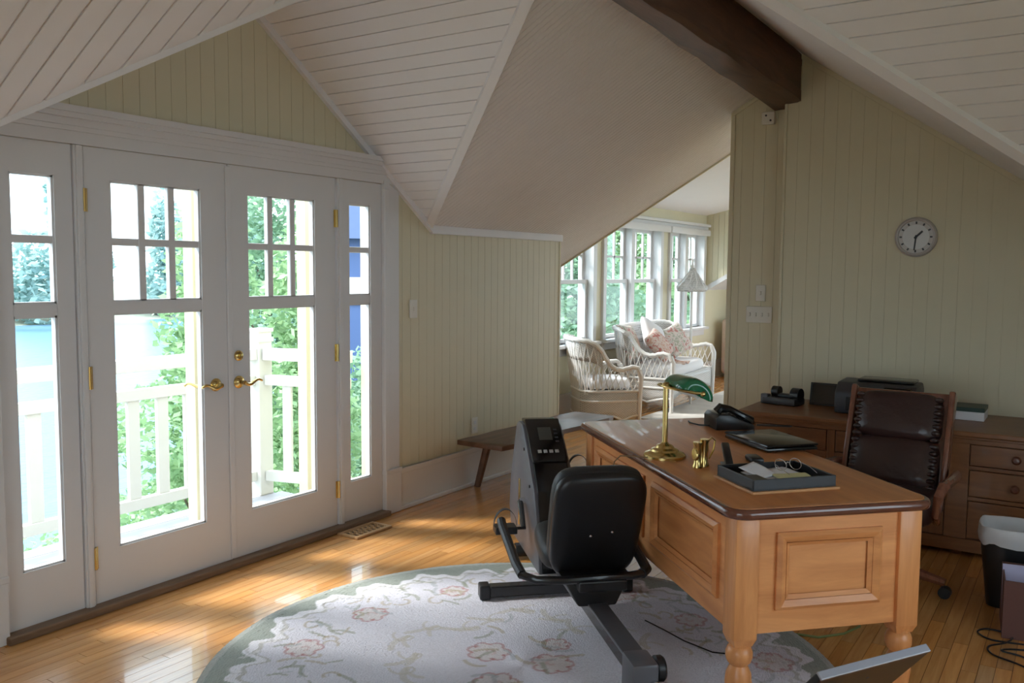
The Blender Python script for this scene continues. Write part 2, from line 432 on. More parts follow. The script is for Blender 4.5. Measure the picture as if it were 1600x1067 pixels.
# --- ridge beam
b = B()
n = 26
rows = []
for i in range(n + 1):
    x = XL + (XS - 0.01 - XL) * i / n
    yf_, yn = -1.945 + 0.062 * max(x - 0.4, -1), -2.085 + 0.035 * max(x - 0.4, -1)
    j = lambda a: random.uniform(-a, a)
    rows.append([(x, yn + j(.006), 2.60 + j(.003)), (x, yn + 0.02, 2.655 + j(.012)), (x, yf_ + j(.008), 2.655 + j(.012)), (x, yf_, 2.97), (x, yn + j(.003), 2.97)])
    rows[-1][0] = (x, yn + j(.006), 2.672 + j(.010))
V = [p for r in rows for p in r]; Fc = []
for i in range(n):
    for k in range(5): Fc.append((i * 5 + k, i * 5 + (k + 1) % 5, (i + 1) * 5 + (k + 1) % 5, (i + 1) * 5 + k))
Fc += [(4, 3, 2, 1, 0), tuple(n * 5 + k for k in range(5))]
b._add(V, Fc)
tag(b.build('ridge_beam', M_beam, smooth=True, ang=30), 'dark brown rough-hewn timber ridge beam under the ceiling', 'beam')

# --- sitting room shell
PW = 9.9
b = B(); b.prism3([(XR - 0.6, YW + 0.1, zs(YW + 0.1)), (XC, YW + 0.1, zs(YW + 0.1)), (XC, -3.4, zs(-3.4)), (XR - 0.6, -3.4, zs(-3.4))], (0, 0, 0.05))
struct(b.build('ceiling_sitting', M_plaster))
b = B(); b.prism3([(XR - 0.02, YW, zf(YW) + 0.03), (XR - 0.02, YW, zs(YW)), (XR - 0.02, YR, zs(YR) + 0.05), (XR - 0.02, YR, zf(YR) + 0.03)], (-0.05, 0, 0)); struct(b.build('wall_above_slope', M_yellow))
b = B(); b.prism3([(XR, YW, zf(YW) - 0.014), (XR, YR, zf(YR) - 0.014), (XR, YR, zf(YR) + 0.04), (XR, YW, zf(YW) + 0.04)], (0.015, 0, 0)); struct(b.build('trim_4', M_yellow))
paneled('wall_cheek', [[(XC, YW, zf(YW)), (XC, YW, zs(YW)), (XC, -0.3, zs(-0.3)), (XC, -0.3, zf(-0.3))]], (0, 0, 1), (0, 1, 0), nk, M_yellow)
b = B(); b.prism3([(XC - 0.02, YW, zf(YW) - 0.02), (XC - 0.02, -0.3, zf(-0.3) - 0.02), (XC - 0.02, -0.3, zf(-0.3) + 0.05), (XC - 0.02, YW, zf(YW) + 0.05)], (0.05, 0, 0)); struct(b.build('trim_5', M_white))
b = B(); b.prism3([F3(XC, YW), F3(PW + .4, YW), F3(PW + .4, -0.9), F3(XC, -0.9)], (0, 0, 0.05)); struct(b.build('ceiling_nook', M_ceil))
EW = (-3.25, -0.55, 0.40, 2.2)
b = B(); b.box(PW + .3, PW + .4, -3.4, EW[0], 0, 2.6); b.box(PW + .3, PW + .4, EW[1], YW, 0, 2.6); b.box(PW + .3, PW + .4, EW[0], EW[1], 0, EW[2]); b.box(PW + .3, PW + .4, EW[0], EW[1], EW[3], 2.6); struct(b.build('wall_end', M_yellow))
simple_window('window_8', rotz(math.pi / 2, (PW + .35, EW[0], EW[2])), EW[1] - EW[0], EW[3] - EW[2], 4, 2)  # unseen window, added to brighten the sitting room
SW = (6.8, 9.4, .45, 2.45)
b = B(); b.box(XS + 0.1, SW[0], -3.5, -3.4, 0, 3.4); b.box(SW[1], PW + .4, -3.5, -3.4, 0, 3.4); b.box(SW[0], SW[1], -3.5, -3.4, 0, SW[2]); b.box(SW[0], SW[1], -3.5, -3.4, SW[3], 3.4); struct(b.build('wall_sitting_back', M_yellow))
simple_window('window_10', rotz(0, (SW[0], -3.45, SW[2])), SW[1] - SW[0], SW[3] - SW[2], 4, 2)  # another window added out of view, for more light in the sitting room
b = B(); b.box(XC, PW + .4, -3.4, -0.3, 2.45, 3.4); struct(b.build('wall_above_nook', M_yellow))

# window wall of the sitting room
WIN = [(4.20, 5.65), (5.92, 7.45), (7.76, 8.94)]
SZ, HZ = 0.77, 2.09
b = B(); xs = [XE - 0.05] + [q for w in WIN for q in w] + [PW + .4]
for i in range(0, len(xs), 2): b.box(xs[i], xs[i + 1], YW, YW + 0.16, 0, 2.5)
for w in WIN: b.box(w[0], w[1], YW, YW + 0.16, 0, SZ); b.box(w[0], w[1], YW, YW + 0.16, HZ, 2.5)
struct(b.build('wall_windows', M_yellow))
def sash(parent, x0, x1, z0, z1, y, bars, name):
    s = B(); f = 0.045
    for a, c, d, e in ((x0, x0 + f, z0, z1), (x1 - f, x1, z0, z1), (x0 + f, x1 - f, z0, z0 + f), (x0 + f, x1 - f, z1 - f, z1)): s.box(a, c, y, y + 0.04, d, e, 0.004)
    o = s.build(name, M_white, parent)
    if bars:
        for k in (1, 2): x = x0 + f + (x1 - x0 - 2 * f) * k / 3; B().box(x - 0.012, x + 0.012, y + 0.008, y + 0.032, z0 + f, z1 - f).build('muntin', M_white, o)
        zm = (z0 + z1) / 2 - 0.02; B().box(x0 + f, x1 - f, y + 0.008, y + 0.032, zm - 0.012, zm + 0.012).build('muntin', M_white, o)
        for k in range(3):
            for z2, z3 in ((z0 + f, zm), (zm, z1 - f)):
                xa = x0 + f + (x1 - x0 - 2 * f) * k / 3; xb = x0 + f + (x1 - x0 - 2 * f) * (k + 1) / 3
                B().box(xa, xb, y + 0.018, y + 0.022, z2, z3).build('pane', M_glass, o)
    else:
        B().box(x0 + f, x1 - f, y + 0.018, y + 0.022, z0 + f, z1 - f).build('pane', M_glass, o)
for k, (x0, x1) in enumerate(WIN):
    root = sroot('window_%d' % (k + 3))
    s = B()
    for a, c in ((x0 - 0.055, x0 + 0.02), (x1 - 0.02, x1 + 0.055)): s.box(a, c, YW - 0.03, YW + 0.17, SZ - 0.02, HZ, 0.004)
    s.box(x0, x1, YW + 0.0, YW + 0.17, HZ - 0.03, HZ + 0.02)
    s.build('casing', M_white, root)
    B().box(x0 - 0.07, x1 + 0.07, YW - 0.09, YW + 0.17, SZ - 0.035, SZ, 0.006).build('window_sill', M_white, root)
    B().box(x0 - 0.05, x1 + 0.05, YW - 0.025, YW - 0.0, SZ - 0.12, SZ - 0.036, 0.004).build('apron', M_white, root)
    xm = (x0 + x1) / 2
    B().box(xm - 0.045, xm + 0.045, YW + 0.0, YW + 0.15, SZ, HZ - 0.03, 0.004).build('mullion', M_white, root)
    for a, c in ((x0 + 0.02, xm - 0.045), (xm + 0.045, x1 - 0.02)):
        sash(root, a, c, SZ, 1.445, YW + 0.05, False, 'lower_sash')
        sash(root, a, c, 1.40, HZ - 0.03, YW + 0.095, True, 'upper_sash')
s = B(); s.box(XR + 0.1, 9.0, YW - 0.05, YW, HZ + 0.005, HZ + 0.07, 0.004); s.box(XR + 0.1, 9.0, YW - 0.09, YW, HZ + 0.07, HZ + 0.11, 0.008)
struct(s.build('trim_6', M_white))
for x0, x1, nm in ((4.25, 7.58, 'roller_blind'), (7.62, 8.97, 'roller_blind')):
    tag(B().box(x0, x1, YW - 0.10, YW - 0.055, HZ - 0.055, HZ + 0.03, 0.015).build(nm, M_white, smooth=True),
        'white roller blind rolled up %s' % ('over the long left run of sitting room windows' if x0 < 5 else 'over the farthest sitting room window'), 'blind')
s = B(); s.box(XE, PW + .3, YW - 0.02, YW, 0, 0.25, 0.003); s.box(XE, PW + .3, YW - 0.028, YW, 0.21, 0.25, 0.005); struct(s.build('baseboard_windows', M_base))
# ------------------------------------------------------------------ french doors and sidelights
GT, GB = 1.924, 0.266                # glass top and bottom
RL, RH = 1.335, 1.385                # rail between the small lights and the tall light
MZ = 1.655
def leaf(name, x0, x1, g0, g1, cols, z0=0.032, z1=2.06, y0=0.0, th=0.045):
    root = sroot(name)
    b = B(); y1 = y0 + th; bv = 0.004
    b.box(x0, g0, y0, y1, z0, z1); b.box(g1, x1, y0, y1, z0, z1)
    b.box(g0, g1, y0, y1, z0, GB); b.box(g0, g1, y0, y1, GT, z1)
    b.box(g0, g1, y0 + 0.004, y1 - 0.004, RL, RH)
    b.build('door_frame' if cols > 1 else 'window_frame', M_white, root)
    # glazing beads around the openings
    s = B()
    for za, zb_ in ((GB, RL), (RH, GT)):
        for q in ((g0, g0 + .009, za, zb_), (g1 - .009, g1, za, zb_), (g0, g1, za, za + .009), (g0, g1, zb_ - .009, zb_)):
            s.box(q[0], q[1], y0 + 0.008, y1 - 0.008, q[2], q[3])
    s.build('glazing_bead', M_white, root)
    B().box(g0, g1, y0 + 0.01, y1 - 0.01, MZ - 0.017, MZ + 0.017, 0.004).build('muntin', M_white, root)
    for k in range(1, cols):
        x = g0 + (g1 - g0) * k / cols
        B().box(x - 0.018, x + 0.018, y0 + 0.008, y1 - 0.008, RH, GT, 0.004).build('muntin', M_white, root)
    ym = (y0 + y1) / 2
    for k in range(cols):
        xa, xb = g0 + (g1 - g0) * k / cols, g0 + (g1 - g0) * (k + 1) / cols
        for za, zb_ in ((RH, MZ), (MZ, GT)): B().box(xa, xb, ym - .002, ym + .002, za, zb_).build('pane', M_glass, root)
    B().box(g0, g1, ym - .002, ym + .002, GB, RL).build('pane', M_glass, root)
    return root
d1 = leaf('door_1', -DX, -0.003, -0.636, -0.161, 3)
d2 = leaf('door_2', 0.003, DX, 0.125, 0.598, 3)
w1 = leaf('window_1', -1.175, -0.812, -1.075, -0.890, 1)
w2 = leaf('window_2', 0.812, 1.175, 0.872, 1.055, 1)
B().box(-0.018, 0.012, -0.012, 0.0, 0.04, 2.05, 0.004).build('astragal', M_white, d2)
def lever(parent, x, z, sgn, deadbolt=None):
    h = B(); My = Matrix.Rotation(math.pi / 2, 4, 'X')
    def at(xx, yy, zz): m = My.copy(); m.translation = Vector((xx, yy, zz)); return m
    prof = [(0.0, 0), (0.033, 0), (0.033, 0.004), (0.028, 0.010), (0.016, 0.014), (0.011, 0.018), (0.011, 0.05), (0.0, 0.052)]
    h.lathe(prof, 20, at(x, 0.0, z))
    o = h.build('rosette', M_brass, parent, smooth=True)
    pts = []
    for i in range(11):
        t = i / 10; pts.append((x + sgn * (0.115 * t), -0.045, z - 0.012 * math.sin(t * math.pi * 1.9) - 0.004 * t))
    B().tube(pts, [0.010 - 0.004 * t / 10 for t in range(11)], 8).build('lever', M_brass, o, smooth=True)
    # the matching lever outdoors
    pts = [(p[0], 0.092, p[2]) for p in pts]
    B().tube(pts, [0.010 - 0.004 * t / 10 for t in range(11)], 8).tube([(x, 0.045, z), (x, 0.094, z)], 0.012, 8).build('outer_lever', M_brass, o, smooth=True)
lever(d1, -0.092, 0.955, -1)
lever(d2, 0.052, 0.955, 1)
_m = Matrix.Rotation(math.pi / 2, 4, 'X'); _m.translation = Vector((0.052, 0, 1.092))
_h = B(); _h.lathe([(0, 0), (0.027, 0), (0.027, .006), (.020, .012), (.012, .014), (0, .014)], 20, _m); _h.box(0.047, 0.057, -0.030, -0.012, 1.078, 1.106, .003)
_h.build('deadbolt', M_brass, d2, smooth=True)
for dr, x in ((d1, -DX - 0.004), (d2, DX + 0.004)):
    for z in (0.245, 1.055, 1.83):
        s = B(); s.cyl((x, -0.008, z - 0.05), (x, -0.008, z + 0.05), 0.009, n=10); s.box(x - 0.016, x + 0.016, -0.004, 0.0, z - 0.05, z + 0.05)
        s.build('hinge', M_brass, dr, smooth=True)
# frame posts, casing and header
def mk(name, fn, mat=None):
    s = B(); fn(s); return struct(s.build(name, mat or M_white))
for i, sx in enumerate((-1, 1)):
    def post(s):
        xs = sorted((sx * (DX + 0.008), sx * 0.808)); s.box(xs[0], xs[1], -0.012, 0.06, 0.0, 2.06, 0.003)
        xs = sorted((sx * 0.775, sx * 0.800)); s.box(xs[0], xs[1], -0.020, 0.0, 0.0, 2.06, 0.004)
    mk('trim_%d' % (7 + i), post)
    def casing(s):
        xa, xb = 1.157, 1.292
        top = lambda x: min(zc(x) - 0.045, 2.08)
        p = [(sx * xa, -0.022, 0.28), (sx * xb, -0.022, 0.28), (sx * xb, -0.022, top(xb)), (sx * (xa + 0.0), -0.022, top(xa))]
        s.prism3(p, (0, 0.025, 0))
        q = sorted((sx * (xa - 0.007), sx * (xa + 0.035))); s.box(q[0], q[1], -0.032, 0.0, 0.28, 2.03, 0.006)
        q = sorted((sx * (xa - 0.004), sx * (xb + 0.008))); s.box(q[0], q[1], -0.036, 0.0, 0.0, 0.27, 0.005); s.box(q[0] - .004, q[1] + .004, -0.040, 0.0, 0.255, 0.285, 0.005)
    mk('trim_%d' % (9 + i), casing)
def header(s):
    def lay(z0, z1, y):
        e = lambda z: XV - (z + 0.03 - H) / S
        s.prism3([(-e(z0), y, z0), (e(z0), y, z0), (e(z1), y, z1), (-e(z1), y, z1)], (0, -y, 0))
    lay(2.062, 2.115, -0.016); lay(2.115, 2.135, -0.030); lay(2.135, 2.165, -0.040); lay(2.165, 2.185, -0.065); lay(2.185, 2.212, -0.085)
mk('trim_11', header)
# strips where the sloped boards meet the walls
def rake(s):
    for sx in (-1, 1):
        a, c = Vector((sx * XV, -0.001, H)), Vector((0, -0.001, zc(0))); d = Vector((0, 0, -0.042))
        s.prism3([a, c, c + d, a + d], (0, -0.028, 0))
mk('trim_12', rake, M_ceil)
mk('trim_13', lambda s: (s.box(XV - 0.02, XE, -0.030, 0.0, H - 0.040, H + 0.014, 0.003), s.box(XL, -XV + 0.02, -0.030, 0.03, H - 0.040, H + 0.02, 0.003)), M_ceil)
def valley(s):
    for sx in (-1, 1):
        # front valleys
        a, c = Vector((sx * XV, 0, H)), Vector((sx * XRG, YR, ZR))
        for pts in ((a, c),):
            dn = Vector((0, 0, -0.012)); side = Vector((sx * 0.030, 0, -S * 0.030)); side2 = Vector((0, -0.0, 0))
            p, q = pts
            up = Vector((-sx * 0.055, 0, S * 0.055))
            s.prism3([p + dn * 2, q + dn * 2, q + up + dn * 2, p + up + dn * 2], (0, 0, 0.028))
        a, c = (Vector((XB, KB, zb(KB))) if sx > 0 else Vector((-XBL, KB, zbl(KB)))), Vector((sx * XRG, YR, zb(YR)))
        up = Vector((-sx * 0.058, 0, S * 0.058)); dn = Vector((0, 0, -0.024))
        s.prism3([a + dn, c + dn, c + up + dn, a + up + dn], (0, 0, 0.028))
mk('trim_14', valley, M_ceil)
def rk(s):
    s.prism3([(XK, YK, zb(YK) - 0.035), (XK, KB, zb(KB) - 0.035), (XK, KB, zb(KB)), (XK, YK, zb(YK))], (-0.02, 0, 0))
    s.box(XK - 0.012, XK, YK - 0.09, YK + 0.06, 2.74, 2.90, 0.004)
mk('trim_15', rk, M_yellow)
mk('trim_16', lambda s: s.prism3([(XS, YO, zf(YO) - 0.035), (XS, YR, zf(YR) - 0.035), (XS, YR, zf(YR)), (XS, YO, zf(YO))], (-0.018, 0, 0)), M_yellow)
def bbr(s):
    s.box(1.30, XE, -0.018, 0.0, 0, 0.27, 0.002); s.box(1.30, XE, -0.028, 0.0, 0.235, 0.27, 0.006); s.box(1.30, XE, -0.032, 0.0, 0, 0.028, 0.006)
mk('baseboard_front', bbr, M_base)
mk('baseboard_left', lambda s: (s.box(XL, -1.30, -0.018, 0.0, 0, 0.27, 0.002), s.box(XL, -1.30, -0.028, 0.0, 0.235, 0.27, 0.006)), M_base)
def bbk(s):
    s.box(XK - 0.018, XK, KB, YK, 0, 0.25, 0.004); s.box(XS - 0.018, XS, YR, YO, 0, 0.25, 0.004)
mk('baseboard_right', bbk, M_base)
mk('trim_17', lambda s: s.box(-1.17, 1.17, -0.062, 0.07, 0.0, 0.034, 0.006), M_thresh)

# small plates on the walls
def plate(name, label, cat, M, w, h, toggles, mat=None):
    t = thing(name, label, cat); t.matrix_world = M
    B().box(-w / 2, w / 2, -0.007, 0.0, -h / 2, h / 2, 0.003).build('plate', mat or M_ivory, t)
    for x in toggles: B().box(x - 0.006, x + 0.006, -0.016, -0.006, -0.013, 0.013, 0.003).build('toggle', M_ivory, t)
    return t
plate('light_switch', 'white single light switch on the yellow wall right of the french doors', 'switch', rotz(0, (1.447, -0.006, 1.288)), 0.075, 0.118, (0,))
t = plate('wall_outlet', 'white wall outlet low on the yellow wall above the bench', 'outlet', rotz(0, (2.13, -0.006, 0.43)), 0.07, 0.115, ())
for z in (-0.022, 0.022): B().box(-0.014, 0.014, -0.010, -0.006, z - 0.012, z + 0.012, 0.002).build('socket', M_white, t)
plate('switch_panel', 'ivory four-switch wall plate beside the opening to the sitting room', 'switch', rotz(-math.pi / 2, (XS - 0.006, -1.705, 1.243)), 0.185, 0.115, (-0.066, -0.022, 0.022, 0.066))
t = plate('wall_dimmer', 'single ivory wall control above the four-switch plate', 'switch', rotz(-math.pi / 2, (XS - 0.006, -1.712, 1.395)), 0.07, 0.115, (0.0,))
t = thing('sensor_box', 'small ivory sensor box mounted just below the end of the dark beam', 'sensor', (XS, -1.735, 2.60))
B().box(-0.045, -0.008, -0.045, 0.045, -0.04, 0.045, 0.006).build('housing', M_ivory, t)
for dy, dz in ((-0.02, -0.015), (0.012, 0.02)): B().cyl((-0.049, dy, dz), (-0.042, dy, dz), 0.007, n=10).build('lens', M_grey, t)

# ------------------------------------------------------------------ floor of oak strips
fl = B(); fl.box(XL, PW + .4, YD, 0.07, -0.12, -0.007); fl.box(XE - 0.05, PW + .4, 0.07, YW + 0.1, -0.12, -0.007); floor = struct(fl.build('floor', M_floorsub))
PWD = 0.057; CAMP = Vector((-2.9566, -3.6561, 1.5426)); CF = Vector((0.834, 0.546, -0.0808))
ZONES = [(XL, 3.5, YD, -0.002), (3.5, PW + .3, -3.4, YW - 0.002), (XE + 0.01, 3.5, -0.002, YW - 0.002)]
planks = []
for zx0, zx1, zy0, zy1 in ZONES:
    y = zy1
    while y - PWD > zy0:
        x = zx0 - random.uniform(0, 0.6)
        while x < zx1:
            Lg = random.choice((0.35, 0.5, 0.65, 0.8, 0.95)) * random.uniform(0.9, 1.1)
            a, c = max(x, zx0), min(x + Lg, zx1); x += Lg
            if c - a > 0.03: planks.append((a, c, y - PWD, y))
        y -= PWD
def score(p):
    cx, cy = (p[0] + p[1]) / 2, (p[2] + p[3]) / 2
    d = Vector((cx, cy, 0)) - CAMP; dep = d.dot(CF)
    if dep < 0.5: return 0
    rt = d.x * 0.548 - d.y * 0.837; xn = rt / dep; yn = (-d.z * -1 + dep * 0) / dep
    yv = 533.5 - 1376 * ((d.z + 0.081 * math.hypot(d.x, d.y)) / dep); xv = 800 + 1376 * xn
    if not (-120 < xv < 1720 and yv < 1130): return 0
    if math.hypot(cx + 0.17, cy + 1.89) < 1.1: return 0
    return (p[1] - p[0]) * PWD / dep ** 3
sc_ = sorted(planks, key=score, reverse=True)
def tint():
    v = random.gauss(0.93, 0.075); v = max(0.70, min(1.15, v)); w = random.gauss(0, 0.035); return (v * (1 + w), v, v * (1 - 2.0 * w), 1)
def pbox(a, c, d, e, g=0.0009):
    a += g; c -= g; d += g; e -= g
    return [(a, d, -0.01), (c, d, -0.01), (c, e, -0.01), (a, e, -0.01), (a, d, 0), (c, d, 0), (c, e, 0), (a, e, 0)], [(4, 5, 6, 7), (0, 1, 5, 4), (1, 2, 6, 5), (2, 3, 7, 6), (3, 0, 4, 7)]
for p in sc_[:300]:
    V, Fc = pbox(*p); arrays('floor_strip', V, Fc, M_floor, floor, [tint()] * 8)
V, Fc, Cc = [], [], []
for p in sc_[300:]:
    v, f = pbox(*p); o = len(V); V += v; Fc += [tuple(i + o for i in q) for q in f]; Cc += [tint()] * 8
o = arrays('floor_strips_beyond', V, Fc, M_floor, floor, Cc); o['kind'] = 'stuff'

# floor register by the door
M_reg = wood('register_wood', (0.42, 0.24, 0.11), (0.55, 0.34, 0.17), axis=0, rough=0.4)
t = thing('floor_vent', 'wooden floor vent with a scrolled grille beside the french doors', 'vent', (0.83, -0.152, 0.0))
b = B()
for q in ((-0.15, 0.15, -0.08, -0.055), (-0.15, 0.15, 0.055, 0.08), (-0.15, -0.125, -0.055, 0.055), (0.125, 0.15, -0.055, 0.055)): b.box(q[0], q[1], q[2], q[3], 0.0005, 0.014, 0.003)
b.build('frame', M_reg, t)
b = B()
for i in range(7):
    cx = -0.108 + 0.036 * i
    for cy in (-0.028, 0.028): b.tube([(cx + 0.022 * math.cos(a), cy + 0.022 * math.sin(a), 0.008) for a in [k * math.pi / 5 for k in range(10)]], 0.004, 5, closed=True)
    b.cyl((cx - 0.02, -0.055, 0.008), (cx + 0.02, 0.055, 0.008), 0.0035, n=5)
b.build('grille', M_reg, t)
B().box(-0.125, 0.125, -0.055, 0.055, 0.0005, 0.002).build('duct_dark_sheet', M_black, t)  # flat black sheet standing in for the shade below the grille

# ------------------------------------------------------------------ round hooked rug
def make_rug():
    N, Rr = 460, 1.22
    th_n, r_n = 760, 230
    rr = np.linspace(0, 1, r_n) ** 0.75; tt = np.linspace(0, 2 * np.pi, th_n, endpoint=False)
    Rg, Tg = np.meshgrid(rr, tt, indexing='ij')
    X, Y = Rr * Rg * np.cos(Tg), Rr * Rg * np.sin(Tg); x, y = X.ravel(), Y.ravel(); r = Rg.ravel(); th = Tg.ravel()
    cream = np.array((0.66, 0.64, 0.71)); sage = np.array((0.31, 0.335, 0.30)); pale = np.array((0.75, 0.73, 0.78)); edge = np.array((0.42, 0.43, 0.40))
    rnd = np.random.default_rng(4)
    col = np.tile(cream, (len(x), 1))
    # scrolled edge of the cream field against the sage border
    lobe = 0.895 + 0.020 * np.sin(th * 26 + 0.8 * np.sin(th * 9)) + 0.022 * np.abs(np.sin(th * 13 + 0.6)) + 0.014 * np.sin(th * 61 + 1.3) + 0.012 * np.sin(th * 5)
    border = r > lobe; col[border] = sage
    col[(r > lobe - 0.035) & ~border] = pale
    col[(r > lobe - 0.050) & (r <= lobe - 0.035)] = (0.48, 0.46, 0.45)
    col[r > 0.975] = edge
    def disc(cx, cy, rad, c, a=1.0):
        m = (x - cx) ** 2 + (y - cy) ** 2 < rad * rad; col[m] = col[m] * (1 - a) + np.array(c) * a
    def stroke(pts, w, c, a=1.0):
        P = np.array(pts)
        lo, hi = P.min(0) - w, P.max(0) + w
        idx = np.where((x > lo[0]) & (x < hi[0]) & (y > lo[1]) & (y < hi[1]))[0]
        if not len(idx): return
        q = np.stack([x[idx], y[idx]], 1); best = np.full(len(idx), 9.0)
        for i in range(len(P) - 1):
            d = P[i + 1] - P[i]; L = d @ d + 1e-12; t_ = np.clip(((q - P[i]) @ d) / L, 0, 1)
            best = np.minimum(best, np.hypot(*(q - P[i] - t_[:, None] * d).T))
        m = idx[best < w]; col[m] = col[m] * (1 - a) + np.array(c) * a
    rose, rose2, leafc, tan, blue = (0.42, 0.16, 0.16), (0.55, 0.36, 0.36), (0.24, 0.26, 0.17), (0.40, 0.32, 0.19), (0.36, 0.39, 0.42)
    def leaf_(cx, cy, ang, L, c):
        k = rnd.uniform(-0.9, 0.9); pts = []
        for i in range(7):
            u = i / 6; a = ang + k * (u - 0.5); pts.append((cx + L * u * math.cos(a), cy + L * u * math.sin(a)))
        stroke(pts, L * 0.10, c, 0.55)
    def curl(cx, cy, ang, L, c):
        pts = []
        for i in range(16):
            u = i / 15; a = ang + 3.6 * u; pts.append((cx + L * (1 - 0.75 * u) * math.cos(a), cy + L * (1 - 0.75 * u) * math.sin(a)))
        stroke(pts, 0.0065, c, 0.55)
    def flower(cx, cy, R_):
        disc(cx, cy, R_, (0.64, 0.58, 0.57), 0.7)
        for k in range(7):
            a = k * 2 * math.pi / 7 + rnd.uniform(-.2, .2); px, py = cx + R_ * .75 * math.cos(a), cy + R_ * .75 * math.sin(a)
            arc = [(px + R_ * .38 * math.cos(a + s_), py + R_ * .38 * math.sin(a + s_)) for s_ in np.linspace(-1.5, 1.5, 7)]
            stroke(arc, 0.0060, rose, 0.6)
        curl(cx, cy, rnd.uniform(0, 6), R_ * .4, rose2)
    # garland around the field
    for k in range(64):
        a = k * 2 * math.pi / 64 + rnd.uniform(-.05, .05); q = 0.735 + rnd.uniform(-.07, .08)
        cx, cy = Rr * q * math.cos(a), Rr * q * math.sin(a)
        if k % 5 == 0: flower(cx, cy, rnd.uniform(0.05, 0.08))
        for j in range(rnd.integers(2, 5)):
            leaf_(cx + rnd.uniform(-.11, .11), cy + rnd.uniform(-.11, .11), rnd.uniform(0, 6.3), rnd.uniform(.05, .10), [leafc, tan, blue, leafc][rnd.integers(0, 4)])
        if k % 3: curl(cx + rnd.uniform(-.08, .08), cy + rnd.uniform(-.08, .08), rnd.uniform(0, 6), rnd.uniform(.03, .06), tan)
    # scroll wreath and the posy in the middle
    for k in range(22):
        a = k * 2 * math.pi / 22 + 0.2; q = 0.40 + .06 * math.sin(k * 1.7)
        cx, cy = Rr * q * math.cos(a), Rr * q * math.sin(a); curl(cx, cy, a, 0.07, (0.50, 0.45, 0.38)); leaf_(cx, cy, a + 1.4, 0.14, (0.50, 0.45, 0.38)); leaf_(cx, cy, a + 1.8, 0.10, (0.52, 0.47, 0.40))
    for k in range(9):
        cx, cy = rnd.uniform(-.28, .28), rnd.uniform(-.28, .28)
        if k < 5: flower(cx, cy, rnd.uniform(.05, .08))
        for j in range(3): leaf_(cx + rnd.uniform(-.08, .08), cy + rnd.uniform(-.08, .08), rnd.uniform(0, 6.3), .09, [leafc, tan, blue][j])
    for k in range(52):                         # feathery scrolls along the border
        a = k * 2 * math.pi / 52 + rnd.uniform(-.03, .03); q = 0.855 + rnd.uniform(-.015, .03)
        curl(Rr * q * math.cos(a), Rr * q * math.sin(a), a + rnd.uniform(-1, 1), rnd.uniform(.03, .055), (0.44, 0.43, 0.43)); leaf_(Rr * q * math.cos(a), Rr * q * math.sin(a), a + rnd.uniform(1, 2), .08, (0.70, 0.67, 0.68))
    col *= (1 + rnd.normal(0, 0.035, len(x)))[:, None]
    zt = 0.013 + rnd.normal(0, 0.0006, len(x)) * np.clip(r * 8, 0, 1); col[r < .012] = cream
    edgei = r >= 0.999; zt[edgei] = 0.006
    V = np.stack([x, y, zt], 1)
    idx = np.arange(len(x)).reshape(r_n, th_n)
    a = idx[:-1, :]; c = idx[1:, :]; Fq = np.stack([a, c, np.roll(c, -1, 1), np.roll(a, -1, 1)], -1).reshape(-1, 4)[th_n:]
    # centre fan and skirt
    me = bpy.data.meshes.new('rug')
    nV = len(V); Vs = np.concatenate([V, np.stack([x[idx[-1]], y[idx[-1]], np.full(th_n, 0.0005)], 1), [[0, 0, 0.013]]])
    sk = np.arange(nV, nV + th_n); last = idx[-1]
    Fs = np.stack([last, sk, np.roll(sk, -1), np.roll(last, -1)], -1)
    F = Fq.tolist() + Fs.tolist() + [(nV + th_n, int(idx[1][j]), int(idx[1][(j + 1) % th_n])) for j in range(th_n)]
    me.from_pydata(Vs.tolist(), [], F)
    cc = np.ones((len(Vs), 4)); cc[:nV, :3] = np.clip(col, 0, 1); cc[nV:nV + th_n, :3] = edge; cc[-1, :3] = cream
    at = me.color_attributes.new('weave', 'FLOAT_COLOR', 'POINT'); at.data.foreach_set('color', cc.astype(np.float32).ravel())
    me.materials.append(vcol('hooked_wool', 'weave', 0.95, sheen=0.1, bump=0.35, bscale=140))
    o = bpy.data.objects.new('rug', me); COL.objects.link(o); o.location = (-0.17, -1.89, 0.0)
    tag(o, 'large round cream floral hooked rug with sage border under the exercise bike', 'rug')
make_rug()
# ------------------------------------------------------------------ the pine desk (stands across the room at 45 degrees)
M_pine = wood('honey_pine', (0.56, 0.215, 0.072), (0.80, 0.36, 0.135), axis=0, scale=2.2, stretch=8, rough=0.38, coat=0.1)
M_pinev = wood('honey_pine_upright', (0.55, 0.21, 0.07), (0.79, 0.355, 0.13), axis=2, scale=2.2, stretch=8, rough=0.38, coat=0.1)
M_piney = wood('honey_pine_end', (0.56, 0.215, 0.072), (0.80, 0.36, 0.135), axis=1, scale=2.2, stretch=8, rough=0.38, coat=0.1)
M_top = wood('reddish_pine_top', (0.40, 0.145, 0.045), (0.60, 0.24, 0.08), axis=0, scale=1.6, stretch=9, rough=0.36, coat=0.12)
M_edge = wood('dark_red_edge', (0.10, 0.035, 0.022), (0.17, 0.06, 0.035), axis=1, scale=2, stretch=6, rough=0.2, coat=0.4)
DA = math.radians(45.7); DC = Vector((0.705, -2.355, 0))
desk = thing('writing_desk', 'large honey pine writing desk with panelled sides and turned feet', 'desk', DC, DA)
HL, HW = 0.875, 0.385
def rr_poly(hx, hy, c, seg=5):
    out = []
    for sx, sy, a0 in ((1, 1, 0), (-1, 1, 90), (-1, -1, 180), (1, -1, 270)):
        for k in range(seg + 1):
            a = math.radians(a0 + 90 * k / seg); out.append((sx * (hx - c) + c * math.cos(a), sy * (hy - c) + c * math.sin(a)))
    return out
